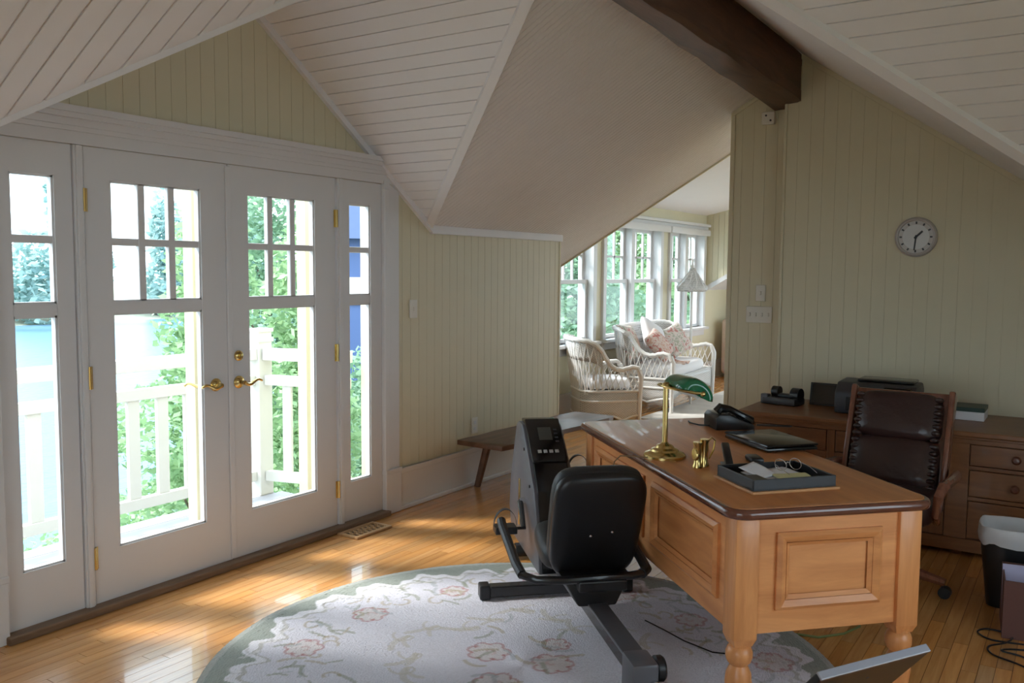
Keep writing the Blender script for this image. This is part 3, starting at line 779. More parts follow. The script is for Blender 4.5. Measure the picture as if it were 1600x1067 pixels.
B().prism(rr_poly(HL - 0.012, HW - 0.012, 0.06), 0.726, 0.7605, bev=0.002).build('desk_top', M_top, desk, smooth=True)
def edge_ring(hx, hy, c, z0, z1, mat, name):
    prof = [(-0.012, z1 - .002), (-0.004, z1), (0.004, z1 - 0.005), (0.008, (z0 + z1) / 2), (0.004, z0 + 0.005), (-0.006, z0), (-0.012, z0)]
    base = rr_poly(hx, hy, c, 6); n = len(base); s = B(); verts = []
    for off, z in prof:
        for p in rr_poly(hx + off, hy + off, c + max(off, -c * .5), 6): verts.append((p[0], p[1], z))
    f = []
    for i in range(len(prof) - 1):
        for j in range(n): f.append((i * n + j, i * n + (j + 1) % n, (i + 1) * n + (j + 1) % n, (i + 1) * n + j))
    s._add(verts, f); return s.build(name, mat, desk, smooth=True, ang=60)
edge_ring(HL, HW, 0.07, 0.722, 0.759, M_edge, 'edge_moulding')
LX, LY, PS = HL - 0.075, HW - 0.075, 0.090
foot = [(0.0, 0.0), (0.026, 0.0), (0.030, 0.012), (0.024, 0.03), (0.030, 0.05), (0.041, 0.09), (0.046, 0.13), (0.043, 0.165), (0.032, 0.19), (0.030, 0.197), (0.040, 0.208), (0.046, 0.225), (0.046, 0.245), (0.040, 0.262), (0.034, 0.268), (0.034, 0.28), (0, 0.28)]
for sx in (-1, 1):
    for sy in (-1, 1):
        s = B(); s.box(sx * LX - PS / 2, sx * LX + PS / 2, sy * LY - PS / 2, sy * LY + PS / 2, 0.295, 0.723, 0.010)
        s.taper((sx * LX, sy * LY, 0.272), (0.062, 0.062), (sx * LX, sy * LY, 0.302), (0.086, 0.086))
        lg = s.build('leg', M_pinev, desk, smooth=True)
        m = Matrix.Translation((sx * LX, sy * LY, 0))
        if sx < 0 and sy > 0: m = Matrix.Translation((sx * LX, sy * LY, .0145)) @ Matrix.Diagonal((1, 1, (.28 - .0145) / .28, 1))   # this foot stands on the rug
        f = B(); f.lathe(foot, 24, m); f.build('turned_foot', M_pinev, lg, smooth=True)
def panel(x0, x1, z0, z1, M, p0, p1, q0, q1, name, mat=M_pine):
    """framed raised panel in a local x-z plane facing +y: carcass x0..x1 z0..z1, moulded panel p0..p1 q0..q1"""
    s = B(); t_ = 0.02
    s.box(x0, x1, -t_, 0, z0, q0, M=M); s.box(x0, x1, -t_, 0, q1, z1, M=M); s.box(x0, p0, -t_, 0, q0, q1, M=M); s.box(p1, x1, -t_, 0, q0, q1, M=M)
    s.box(p0, p1, -t_, -0.006, q0, q1, M=M)
    o = s.build(name, mat, desk)
    mo = B()
    def ring(a, w, y0, y1):
        for k in range(4):
            if k < 2:
                z = (q0 - a, q1 + a)[k]; zi = z + (w if k == 0 else -w)
                pts = [(p0 - a, z), (p1 + a, z), (p1 + a - w, zi), (p0 - a + w, zi)]
            else:
                x = (p0 - a, p1 + a)[k - 2]; xi = x + (w if k == 2 else -w)
                pts = [(x, q0 - a), (x, q1 + a), (xi, q1 + a - w), (xi, q0 - a + w)]
            A, Bq, C_, D = pts
            v = [(A[0], 0, A[1]), (Bq[0], 0, Bq[1]), (C_[0], 0, C_[1]), (D[0], 0, D[1]), (A[0], y0, A[1]), (Bq[0], y0, Bq[1]), (C_[0], y1, C_[1]), (D[0], y1, D[1])]
            mo._add([M @ Vector(q) for q in v], [(0, 1, 2, 3), (7, 6, 5, 4), (0, 4, 5, 1), (1, 5, 6, 2), (2, 6, 7, 3), (3, 7, 4, 0)])
    ring(0.030, 0.014, 0.010, 0.021); ring(0.016, 0.020, 0.021, 0.010); ring(-0.006, 0.014, 0.010, 0.001)
    mo.build('panel_moulding', mat, o)
    return o
# near and far ends
for sx in (-1, 1):
    M = Matrix.Rotation(sx * -math.pi / 2, 4, 'Z'); M.translation = Vector((sx * (LX + 0.030), 0, 0))
    w = LY - PS / 2
    panel(-w, w, 0.315, 0.722, M, -w + 0.095, w - 0.095, 0.425, 0.635, 'end_panel', M_piney)
# long side facing the doors: two framed panels; long side facing the chair: drawers and kneehole
M = Matrix.Translation((0, LY + 0.030, 0)); w = LX - PS / 2
panel(-w, -0.02, 0.315, 0.722, M, -w + 0.09, -0.10, 0.425, 0.635, 'side_panel')
panel(-0.02, w, 0.315, 0.722, M, 0.06, w - 0.09, 0.425, 0.635, 'side_panel')
for sx in (-1, 1):
    for k, (z0, z1) in enumerate(((0.33, 0.50), (0.515, 0.70))):
        xs = sorted((sx * 0.32, sx * w)); dr = B().box(xs[0], xs[1], -LY - 0.035, -LY - 0.012, z0, z1, 0.006).build('drawer', M_pine, desk)
        xm = (xs[0] + xs[1]) / 2; Mk = Matrix.Rotation(math.pi / 2, 4, 'X'); Mk.translation = Vector((xm, -LY - 0.035, (z0 + z1) / 2))
        B().lathe([(0, 0), (.008, 0), (.008, .012), (.018, .02), (.018, .028), (0, .034)], 14, Mk).build('knob', M_pinev, dr, smooth=True)
    xs = sorted((sx * 0.30, sx * w)); B().box(xs[0], xs[1], -LY - 0.012, LY + 0.01, 0.316, 0.72).build('drawer_case', M_pinev, desk)
B().box(-0.30, 0.30, -LY - 0.03, -LY - 0.01, 0.62, 0.72, 0.004).build('apron', M_pine, desk)

# ------------------------------------------------------------------ things on the desk
ZT = 0.761
M_green = plain('green_cased_glass', (0.012, 0.16, 0.07), 0.08, var=0.1, coat=0.5)
M_shadein = plain('white_cased_glass', (0.75, 0.75, 0.72), 0.3)
def bankers_lamp():
    t = thing('bankers_lamp', 'brass banker\'s lamp with an emerald green glass shade on the desk', 'lamp', (0.475, -2.185, ZT), DA)
    B().lathe([(0, 0), (.088, 0), (.088, .010), (.082, .018), (.060, .026), (.056, .034), (.040, .040), (.034, .050), (.018, .056), (.012, .064), (0, .064)], 32).build('base', M_brass, t, smooth=True)
    B().cyl((0, 0, .06), (0, 0, .30), .0115, n=14).lathe([(0, .296), (.016, .296), (.02, .302), (.016, .312), (.006, .318), (0, .318)], 16).build('stem', M_brass, t, smooth=True)
    # yoke: out from the stem towards the chair side, then along both ends of the shade
    y = B()
    for sx in (-1, 1):
        pts = [(0, 0.02, .303)] + [(sx * .130 * math.sin(a), 0.022 - 0.10 * (1 - math.cos(a)), .303 - .016 * (1 - math.cos(a))) for a in [k * math.pi / 16 for k in range(1, 9)]] + [(sx * .131, -0.105, .284)]
        y.tube(pts, .0055, 8); y.ball((sx * .133, -0.107, .283), .011)
    y.build('yoke', M_brass, t, smooth=True)
    s = B(); n, mseg = 22, 18
    def pt(u, v, k=1.0):
        x = -0.118 + 0.236 * u; e = (max(0.0, 1 - (abs(2 * u - 1)) ** 4)) ** 0.5; e = 0.55 + 0.45 * e
        a = math.radians(-14 + 190 * v)         # open trough: lip low on the chair side
        ry, rz = 0.080 * k, 0.070 * k
        yy = -0.098 - ry * math.cos(a) * e; zz = .274 + rz * math.sin(a) * e - 0.016 * math.cos(a)
        return (x, yy, zz)
    s.surf(lambda u, v: pt(u, v), n, mseg)
    for u in (0.0, 1.0):
        ring = [pt(u, j / mseg) for j in range(mseg + 1)]; s._add(ring, [tuple(range(mseg + 1))])
    o = s.build('lamp_shade', M_green, t, smooth=True, ang=50)
    md = o.modifiers.new('thickness', 'SOLIDIFY'); md.thickness = 0.004
    B().cyl((-.09, -.105, .268), (.09, -.105, .268), .012, n=10).build('bulb_tube', M_shadein, t, smooth=True)
bankers_lamp()
def brass_ornament():
    t = thing('brass_ornament', 'small brass twin-barrel ornament with a curved handle beside the lamp', 'ornament', (0.372, -2.385, ZT), DA)
    b = B()
    for x, h in ((-.018, .105), (.020, .112)):
        m = Matrix.Translation((x * .5, -x, 0))
        b.lathe([(0, 0), (.020, 0), (.020, .008), (.015, .02), (.0135, .05), (.017, .065), (.0165, h - .012), (.019, h - .008), (.019, h), (0, h)], 18, m)
    b.build('barrels', M_brass, t, smooth=True)
    B().tube([(.01, -.03, .095), (.02, -.055, .115), (.03, -.075, .100), (.026, -.066, .06), (.014, -.042, .03)], .0035, 7).build('handle', M_brass, t, smooth=True)
    m = Matrix.Rotation(math.pi / 2, 4, 'X'); m.translation = Vector((-.012, .034, .055))
    B().lathe([(0, 0), (.024, 0), (.026, .004), (.024, .010), (0, .012)], 20, m).build('disc', M_brass, t, smooth=True)
brass_ornament()
def tray():
    Mx = 'black plastic desk tray of papers on a thin wooden board'
    bd = thing('wooden_board', 'thin light wooden board under the black desk tray', 'board', (0.278, -2.712, ZT), math.radians(49))
    B().box(-.142, .142, -.178, .178, 0, .010, .002).build('slab', wood('orange_pine', (.45, .2, .07), (.62, .32, .12), axis=1, rough=.4), bd)
    t = thing('desk_tray', Mx, 'tray', (0.278, -2.712, ZT + .0105), math.radians(49))
    b = B(); b.box(-.13, .13, -.168, .168, 0, .004)
    b.build('tray_floor', M_black, t)
    for q in ((-.13, -.122, -.168, .168), (.122, .13, -.168, .168), (-.122, .122, -.168, -.160), (-.122, .122, .160, .168)): B().box(q[0], q[1], q[2], q[3], .003, .040, .002).build('tray_side', M_black, t)
    B().box(-.122, -.03, .095, .16, .004, .036, .006).build('tray_divider', M_black, t)
    z = ZT + .0105 + .0045; base = Vector((0.278, -2.712, 0)); R_ = Matrix.Rotation(math.radians(49), 3, 'Z')
    def sheet(name, label, cat, x, y, w, h, rot, zz, mat, tilt=0.0):
        p = base + R_ @ Vector((x, y, 0)); o = thing(name, label, cat, (p.x, p.y, zz), math.radians(49 + rot))
        s = B(); s.surf(lambda u, v: (w * (u - .5), h * (v - .5), .003 + tilt * u + .004 * math.sin(3 * u + 2 * v)), 8, 8); k = s.build('sheet', mat, o, smooth=True)
        md = k.modifiers.new('thickness', 'SOLIDIFY'); md.thickness = .0012
        return o
    sheet('paper_sheet', 'white letter lying flat at the back of the desk tray', 'paper', .035, -.02, .15, .20, 8, z, M_paper, .012)
    sheet('paper_sheet', 'crumpled white note curling up in the desk tray', 'paper', .03, .055, .10, .11, 30, z + .009, M_paper, .034)
    sheet('notepad', 'pale yellow note pad in the desk tray', 'notepad', -.045, -.045, .10, .13, -12, z + .012, plain('yellow_paper', (.68, .66, .36), .7), .006)
    # eyeglasses on the papers
    g = thing('eyeglasses', 'thin wire-rimmed eyeglasses lying on the papers in the desk tray', 'glasses', (0.36, -2.735, z + .026), math.radians(49))
    b = B()
    for sy in (-1, 1):
        b2 = B(); b2.tube([(.012 * math.sin(a), sy * .032 + .024 * math.cos(a), .018 + .019 * math.sin(a)) for a in [k * math.pi / 10 for k in range(20)]], .0016, 5, closed=True); b2.build('lens_rim', M_chrome, g, smooth=True)
        B().tube([(0, sy * .057, .022), (-.05, sy * .062, .016), (-.10, sy * .058, .004)], .0015, 5).build('temple', M_chrome, g, smooth=True)
    B().tube([(0, -.008, .022), (.003, 0, .026), (0, .008, .022)], .0016, 5).build('bridge', M_chrome, g, smooth=True)
tray()
def laptop():
    t = thing('laptop', 'closed black laptop lying on the desk near the telephone', 'laptop', (1.005, -2.470, ZT), math.radians(50))
    B().box(-.178, .178, -.128, .128, .004, .020, .006).build('laptop_base', M_blackgloss, t, smooth=True)
    B().box(-.180, .180, -.130, .130, .0225, .034, .006).build('laptop_lid', M_blackgloss, t, smooth=True)
    B().box(-.165, .165, .112, .129, .014, .026, .003).build('hinge_bar', M_grey, t)
    for sx in (-1, 1):
        for sy in (-1, 1): B().cyl((sx * .15, sy * .10, 0), (sx * .15, sy * .10, .005), .008, n=8).build('foot', M_black, t)
laptop()
def phone():
    t = thing('telephone', 'black corded desk telephone at the far end of the desk', 'telephone', (1.325, -2.165, ZT), math.radians(-48))
    b = B(); m = Matrix.Rotation(math.radians(90), 4, 'X')
    b.prism([(-.10, .0), (.10, .0), (.10, .022), (-.03, .075), (-.085, .078), (-.10, .06)], -.085, .085, M=m, bev=.004); b.build('phone_body', M_black, t, smooth=True)
    pts = [(-.085, -.05, .088), (-.07, -.05, .106), (-.02, -.05, .100), (.05, -.05, .066), (.09, -.05, .042), (.092, -.05, .024)]
    B().tube(pts, [.024, .026, .017, .017, .025, .022], 10).build('handset', M_blackgloss, t, smooth=True)
    b = B()
    for i in range(4):
        for j in range(3): b.box(-.005 + i * .022, .008 + i * .022, .005 + j * .024, .022 + j * .024, .030 + (3 - i) * .009, .052 + (3 - i) * .009 - .008)
    b.build('keypad', M_grey, t)
    B().tube([(-.10, 0, .01), (-.14, .05, .006), (-.16, .12, .005), (-.15, .17, .005)], .004, 6).build('line_cord', M_black, t, smooth=True)
phone()
def stapler():
    t = thing('stapler', 'black and chrome stapler standing open between ornament and desk tray', 'stapler', (0.415, -2.478, ZT), math.radians(26))
    B().box(-.085, .075, -.018, .018, 0, .012, .004).build('stapler_base', M_black, t, smooth=True)
    M = Matrix.Rotation(math.radians(-17), 4, 'Y'); M.translation = Vector((-.075, 0, .014))
    B().box(0, .165, -.010, .010, 0, .010, .002, M=M).build('magazine', M_chrome, t)
    B().box(-.008, .17, -.016, .016, .010, .030, .007, M=M).build('stapler_arm', M_black, t, smooth=True)
    B().box(-.10, -.080, -.022, .022, 0, .020, .003).build('staple_box', plain('blue_card', (.12, .16, .4), .5), t)
stapler()
tag(B().tube([(1.44, -2.27, ZT + .006), (1.50, -2.42, ZT + .006)], .0055, 8).tube([(1.50, -2.42, ZT + .006), (1.505, -2.434, ZT + .006)], [.0055, .001], 8).build('pen', M_black, smooth=True), 'black pen lying beside the telephone on the desk', 'pen')
tag(B().box(-.05, .05, -.028, .028, 0, .024, .010, M=rotz(.6, (.60, -2.53, ZT))).build('computer_mouse', M_black, smooth=True), 'small black mouse between stapler and laptop', 'mouse')
lc = [(0.40, -2.14, ZT + .004), (0.385, -2.075, ZT + .004), (0.37, -2.03, ZT + .003), (.345, -2.015, ZT - .02), (.335, -2.012, ZT - .06), (.335, -2.012, .60)]
tag(B().tube(lc, .0028, 6).build('lamp_cord', plain('brown_cord', (.22, .14, .06), .5), smooth=True), 'thin brown lamp cord running over the desk edge', 'cord')

# plug and adapter on the floor under the desk
t = thing('power_plug', 'black plug in a floor outlet with a green cord under the desk', 'plug', (1.06, -2.74, 0.0))
B().box(-.055, .045, -.045, .045, .0005, .012, .003, M=rotz(.7)).build('outlet_plate', M_brass, t)
B().lathe([(0, .012), (.028, .012), (.030, .03), (.022, .055), (0, .058)], 16, Matrix.Translation((.02, -.03, 0))).build('plug_body', M_black, t, smooth=True)
B().box(-.05, .0, .0, .04, .012, .05, .005, M=rotz(.7)).build('adapter', M_black, t)
B().tube([(.03, -.04, .05), (.06, -.08, .05), (.02, -.13, .02), (-.06, -.15, .006), (-.18, -.11, .006), (-.28, -.03, .006), (-.3, .06, .006)], .005, 7).build('cord', plain('green_cord', (.16, .18, .06), .5), t, smooth=True)
# ------------------------------------------------------------------ recumbent exercise bike
M_bikegrey = plain('grey_shroud', (0.10, 0.10, 0.115), 0.35)
M_tubeblk = plain('black_enamel', (0.012, 0.012, 0.014), 0.25, coat=0.3)
BZ = 0.0155
bike = thing('exercise_bike', 'black recumbent exercise bike with console and padded seat on the rug', 'exercise bike', (-0.163, -2.366, BZ), math.radians(43.8))
b = B(); b.box(-.02, 1.35, -.034, .034, .095, .150, .006); b.build('main_rail', M_tubeblk, bike)
b = B(); b.box(-.02, .80, -.040, .040, .150, .162, .003); b.build('slide_track', M_bikegrey, bike)
# rear end block, its foot and knob
b = B(); b.box(-.115, .02, -.048, .048, .03, .175, .012); b.build('rear_block', M_bikegrey, bike, smooth=True)
b = B(); b.lathe([(0, 0), (.040, 0), (.046, .008), (.046, .03), (.040, .038), (0, .038)], 20, basis((1, 0, 0), (0, 0, 1), (0, -1, 0), (-.05, -.048, .13))); b.build('transport_wheel', M_black, bike, smooth=True)
b = B(); b.lathe([(0, 0), (.020, 0), (.022, .02), (.016, .028), (0, .03)], 16, basis((0, 1, 0), (0, 0, 1), (-1, 0, 0), (-.115, -.03, .10))); b.build('knob', M_chrome, bike, smooth=True)
b = B(); b.box(-.13, -.07, -.26, .26, .0, .045, .008)
b.build('rear_foot', M_tubeblk, bike)
b = B(); b.box(1.02, 1.08, -.28, .36, .008, .060, .006); b.build('cross_foot', M_tubeblk, bike)
for y0, y1 in ((.36, .41), (-.33, -.28)): B().box(1.013, 1.087, y0, y1, .0, .068, .008).build('foot_cap', M_black, bike)
b = B(); b.box(1.60, 1.66, -.13, .13, .0, .062, .006); b.build('front_foot', M_tubeblk, bike)
# seat carriage and pads
b = B(); b.taper((.64, 0, .15), (.30, .16), (.68, 0, .275), (.34, .30), .01); b.build('seat_carriage', M_black, bike, smooth=True)
def pad(fn, name, mat):
    s = B(); s.surf(fn, 26, 16, closeu=True); return s
def rrect(u, hx, hy, e=4.5):
    a = 2 * math.pi * u; c, s_ = math.cos(a), math.sin(a)
    return (hx * math.copysign(abs(c) ** (2 / e), c), hy * math.copysign(abs(s_) ** (2 / e), s_))
def padding(hx0, hx1, hy, th, M, name, mat, e=5.0):
    """soft rounded slab in local x-y with thickness along z; hx0 half width at the bottom, hx1 at the top"""
    s = B(); rings = []; N = 40
    lv = [(0.80, -th * .5), (0.93, -th * .48), (1.0, -th * .30), (1.0, th * .1), (.965, th * .34), (.88, th * .47), (.6, th * .52), (.02, th * .55)]
    verts = []; faces = []
    for k, z in lv:
        for i in range(N):
            x, y = rrect(i / N, 1, hy, e); w = hx0 + (hx1 - hx0) * (y / hy * .5 + .5)
            verts.append((x * w * k, y * k, z))
    for i in range(len(lv) - 1):
        for j in range(N): faces.append((i * N + j, i * N + (j + 1) % N, (i + 1) * N + (j + 1) % N, (i + 1) * N + j))
    faces.append(tuple(range(N - 1, -1, -1))); faces.append(tuple((len(lv) - 1) * N + j for j in range(N)))
    s._add(verts, faces, M)
    return s
tl = math.atan2(.175, .47)
# local frame of the back: x lateral (right), y up along the back, z towards the front pad
upv = Vector((-math.sin(tl), 0, math.cos(tl))); fw = Vector((math.cos(tl), 0, math.sin(tl))); lat = Vector((0, -1, 0))
Mb = basis(lat, upv, fw, (.535, 0, .485))
padding(.188, .198, .250, .095, Mb @ Matrix.Translation((0, 0, .035)), 'x', None).build('seat_back', M_blackmatte, bike, smooth=True, ang=60)
sh = padding(.185, .200, .248, .05, Mb @ Matrix.Rotation(math.pi, 4, 'Y') @ Matrix.Translation((0, 0, .012)), 'x', None)
sh.build('back_shell', M_black, bike, smooth=True, ang=60)
for x, y in ((-.03, -.03), (.06, -.015)): B().ball((x, y, -.040), .007, 8, 6, M=Mb).build('bolt', M_chrome, bike, smooth=True)
Ms = basis((0, -1, 0), (1, 0, 0.06), (0, 0, 1), (.80, 0, .325))
padding(.21, .17, .21, .09, Ms, 'x', None).build('seat_pad', M_blackmatte, bike, smooth=True, ang=60)
# handlebar that wraps the seat
pts = [(.92, .33, .405), (.88, .33, .385), (.56, .33, .325), (.48, .32, .305), (.44, .27, .295), (.43, .15, .290), (.43, -.12, .295), (.44, -.17, .297), (.48, -.205, .300), (.58, -.212, .315), (.70, -.212, .340), (.78, -.208, .38)]
B().tube(pts, .0165, 10).build('handlebar', M_tubeblk, bike, smooth=True)
B().tube(pts[-5:], .021, 10).build('foam_grip', M_blackmatte, bike, smooth=True)
B().tube(pts[:4], .020, 10).build('foam_grip', M_blackmatte, bike, smooth=True)
B().box(.41, .52, -.10, .10, .24, .285, .006).build('bar_bracket', M_tubeblk, bike)
# front tower: side shrouds, console
prof = [(1.14, .06), (1.86, .06), (1.94, .20), (1.90, .38), (1.74, .70), (1.68, .722), (1.59, .718), (1.38, .545), (1.27, .43), (1.18, .24)]
Mp = basis((1, 0, 0), (0, 0, 1), (0, -1, 0))
B().prism(prof, -.105, .105, M=Mp, bev=.008).build('tower_shroud', M_bikegrey, bike, smooth=True)
blk = [(1.135, .065), (1.175, .24), (1.265, .437), (1.375, .557), (1.588, .732), (1.69, .737), (1.66, .68), (1.5, .48), (1.3, .07)]
B().prism(blk, -.088, .088, M=Mp, bev=.006).build('tower_front', M_blackgloss, bike, smooth=True)
ca, cb = Vector((1.372, 0, .558)), Vector((1.588, 0, .734)); cu = (cb - ca).normalized(); cn = Vector((-cu.z, 0, cu.x)); cl = Vector((0, -1, 0))
Mc = basis(cl, cu, cn, ca)
B().box(-.092, .092, .0, .29, -.01, .010, .008, M=Mc).build('console', M_blackgloss, bike, smooth=True)
B().box(-.035, .035, .14, .225, .009, .0115, M=Mc).build('screen', plain('lcd_screen', (.07, .075, .07), .2), bike)
for k in range(4): B().box(-.056 + k * .030, -.036 + k * .030, .055, .075, .009, .013, .002, M=Mc).build('button', plain('button_grey', (.45, .45, .45), .5), bike)
for k in range(4): B().box(.048, .066, .125 + k * .026, .135 + k * .026, .009, .012, M=Mc).build('button', M_grey, bike)
for x, z in ((1.47, .63), (1.32, .47)): B().cyl((x + .05, .103, z - .03), (x + .05, .110, z - .03), .008, n=8).build('bolt', M_black, bike)
# chrome slot strip on the shroud, crank, pedals, straps
B().box(1.615, 1.640, .104, .112, .17, .42, .003).build('shroud_strip', M_brass, bike)
B().cyl((1.49, -.135, .335), (1.49, .135, .335), .018, n=12).build('crank_axle', M_chrome, bike, smooth=True)
for sy, px_, pz in ((1, 1.345, .235), (-1, 1.635, .435)):
    B().tube([(1.49, sy * .13, .335), (px_, sy * .14, pz)], [.016, .012], 8).build('crank', M_tubeblk, bike, smooth=True)
    cy_ = sy * .215 if sy < 0 else .235
    pd = B().box(px_ - .045, px_ + .045, cy_ - .055, cy_ + .055, pz - .018, pz + .018, .005)
    pd.cyl((px_, sy * .13, pz), (px_, cy_, pz), .008, n=8); pd = pd.build('pedal', M_black, bike)
    arc = [(px_ + .0, cy_ + .058 * math.cos(a), pz + .015 + .085 * math.sin(a)) for a in [k * math.pi / 12 for k in range(13)]]
    s = B(); ps = []
    for i in range(12):
        p, q = Vector(arc[i]), Vector(arc[i + 1]); s.prism3([p + Vector((-.014, 0, 0)), p + Vector((.014, 0, 0)), q + Vector((.014, 0, 0)), q + Vector((-.014, 0, 0))], (0, 0, .003))
    s.build('pedal_strap', M_blackmatte, pd)
tag(B().tube([(.50, -2.10, .020), (.46, -2.2, .018), (.40, -2.32, .018), (.36, -2.46, .018), (.40, -2.58, .018)], .003, 6).build('bike_cord', M_black, smooth=True), 'thin black cord lying on the rug behind the exercise bike', 'cord')
# ------------------------------------------------------------------ rustic bench under the yellow wall
M_bench = wood('dark_bench_wood', (0.075, 0.035, 0.02), (0.19, 0.095, 0.055), axis=0, scale=1.6, stretch=8, rough=0.4, coat=0.1)
bench = thing('wooden_bench', 'long dark rustic wooden bench with splayed legs along the yellow wall', 'bench', (2.62, -0.285, 0.0), math.radians(-1.5))
s = B(); N = 14; top = []
def ed(i, sgn): return sgn * (0.19 + 0.010 * math.sin(i * 1.7 + sgn) + 0.006 * math.sin(i * 3.1))
poly = [(-.78 + 1.56 * i / N, ed(i, -1)) for i in range(N + 1)] + [(.78 - 1.56 * i / N, ed(N - i, 1)) for i in range(N + 1)]
s.prism(poly, .342, .376, bev=.004); s.build('seat', M_bench, bench, smooth=True)
for sx in (-1, 1):
    x = sx * .50
    pts = [(x - .025, -.17), (x - .025, .17), (x + .025, .17), (x + .025, -.17)]
    m = basis((0, 1, 0), (0, 0, 1), (1, 0, 0), (x - .02, 0, 0))
    B().prism([(-.17, .342), (.17, .342), (.155, .318), (.06, .312), (0, .300), (-.06, .312), (-.155, .318)], 0, .04, M=m).build('cleat', M_bench, bench)
    for sy in (-1, 1):
        a, c = Vector((x, sy * .13, .342)), Vector((x + sx * .05 * 0 - .03 * -sx * 0, sy * .205, 0))
        c = Vector((x - .035 * sx * -1, sy * .205, 0.0))
        B().tube([a, c], [.031, .024], 8).build('leg', M_bench, bench, smooth=True)

# ------------------------------------------------------------------ pine dresser along the clock wall
M_dr = wood('dark_pine_dresser', (0.15, 0.058, 0.022), (0.27, 0.115, 0.043), axis=1, scale=2.4, stretch=7, rough=0.4, coat=0.1)
M_drv = wood('dark_pine_uprights', (0.15, 0.058, 0.022), (0.27, 0.115, 0.043), axis=2, scale=2.4, stretch=7, rough=0.4, coat=0.1)
DF, DB, DT = 2.345, 3.02, 0.695
dr = thing('pine_dresser', 'long pine dresser with drawers and cupboard doors under the clock', 'dresser', (0, 0, 0))
Y0, Y1 = -1.905, -4.30
B().box(DF + .02, DB, Y1, Y0, .06, DT - .035).build('carcass', M_drv, dr)
s = B(); s.box(DF - .035, DB + .012, Y1 - .03, Y0 + .035, DT - .028, DT, .006); s.box(DF - .018, DB, Y1 - .01, Y0 + .018, DT - .045, DT - .028, .004); s.build('dresser_top', M_dr, dr)
s = B(); s.box(DF - .012, DB, Y1, Y0 + .008, .03, .10, .004); s.build('plinth', M_dr, dr)
for y in (Y0 - .05, Y1 + .05, (Y0 + Y1) / 2):
    for x in (DF + .06, DB - .06): s = B(); s.lathe([(0, 0), (.028, 0), (.036, .02), (.03, .035), (0, .035)], 14, Matrix.Translation((x, y, 0))); s.build('bun_foot', M_drv, dr, smooth=True)
def rail(y0, y1, z0, z1): B().box(DF, DF + .022, min(y0, y1), max(y0, y1), z0, z1, .002).build('face_frame', M_drv if abs(y1 - y0) < .1 else M_dr, dr)
COLS = [(-1.975, -2.405), (-2.45, -3.045), (-3.155, -3.60), (-3.70, -4.24)]
rail(Y0, Y1, DT - .07, DT - .045)
edges = [Y0] + [q for c in COLS for q in c] + [Y1]
for i in range(0, len(edges), 2): rail(edges[i], edges[i + 1], .10, DT - .07)
def knob(parent, y, z):
    M = basis((0, 1, 0), (0, 0, 1), (-1, 0, 0), (DF - .006, y, z))
    B().lathe([(0, 0), (.010, 0), (.010, .010), (.021, .018), (.023, .028), (.014, .036), (0, .037)], 16, M).build('knob', M_edge, parent, smooth=True)
def drawer(y0, y1, z0, z1, ky=None):
    o = B().box(DF - .004, DF + .02, y1 + .004, y0 - .004, z0 + .004, z1 - .004, .004).build('drawer', M_dr, dr)
    for y in (ky if ky else [(y0 + y1) / 2]): knob(o, y, (z0 + z1) / 2)
def cupboard(y0, y1, z0, z1):
    s = B(); w = .075
    s.box(DF, DF + .02, y0 - w, y0 - .004, z0, z1); s.box(DF, DF + .02, y1 + .004, y1 + w, z0, z1); s.box(DF, DF + .02, y1 + w, y0 - w, z0, z0 + w); s.box(DF, DF + .02, y1 + w, y0 - w, z1 - w, z1)
    o = s.build('door', M_drv, dr)
    s = B(); s.box(DF + .008, DF + .02, y1 + w, y0 - w, z0 + w, z1 - w)
    for q in ((y1 + w, y1 + w + .014, z0 + w, z1 - w), (y0 - w - .014, y0 - w, z0 + w, z1 - w), (y1 + w, y0 - w, z0 + w, z0 + w + .014), (y1 + w, y0 - w, z1 - w - .014, z1 - w)): s.box(DF - .004, DF + .02, q[0], q[1], q[2], q[3], .004)
    s.build('door_panel', M_drv, o)
    knob(o, y1 + .04, (z0 + z1) / 2 + .05)
for k in (0,):
    drawer(COLS[0][0], COLS[0][1], .495, .625); rail(COLS[0][0], COLS[0][1], .465, .495); cupboard(COLS[0][0], COLS[0][1], .105, .465)
drawer(-2.45, -2.735, .495, .625, [-2.60]); rail(-2.735, -2.765, .465, .625); drawer(-2.765, -3.045, .495, .625)
rail(-2.45, -3.045, .465, .495); cupboard(-2.45, -2.745, .105, .465); cupboard(-2.75, -3.045, .105, .465)
for c in COLS[2:]:
    drawer(c[0], c[1], .505, .625); rail(c[0], c[1], .485, .505); drawer(c[0], c[1], .335, .485); rail(c[0], c[1], .315, .335); drawer(c[0], c[1], .105, .315)

# things on the dresser
zt = DT + .001
t = thing('cordless_phone_base', 'grey and black answering machine with twin rollers at the left end of the dresser', 'telephone', (2.72, -2.035, zt), math.radians(-12))
B().box(-.07, .07, -.115, .115, 0, .045, .010).build('body', M_grey, t, smooth=True)
B().cyl((.01, .075, .075), (.01, .030, .075), .036, n=16).build('roller', M_black, t, smooth=True)
B().cyl((.01, -.060, .065), (.01, -.115, .065), .045, n=16).build('roller', M_black, t, smooth=True)
B().box(-.02, .03, -.06, .03, .045, .068, .006).build('cradle', M_black, t)
B().box(-.068, -.02, .075, .125, .0, .062, .006).build('handset_rest', M_bikegrey, t)
t = thing('picture_frame', 'small black framed picture standing on the dresser left of the printer', 'picture', (2.80, -2.27, zt), 0)
M = Matrix.Rotation(math.radians(12), 4, 'Y')
s = B()
for q in ((-.092, -.080, 0, .145), (.080, .092, 0, .145), (-.080, .080, 0, .012), (-.080, .080, .133, .145)): s.box(0, .012, q[0], q[1], q[2], q[3], .003, M=M)
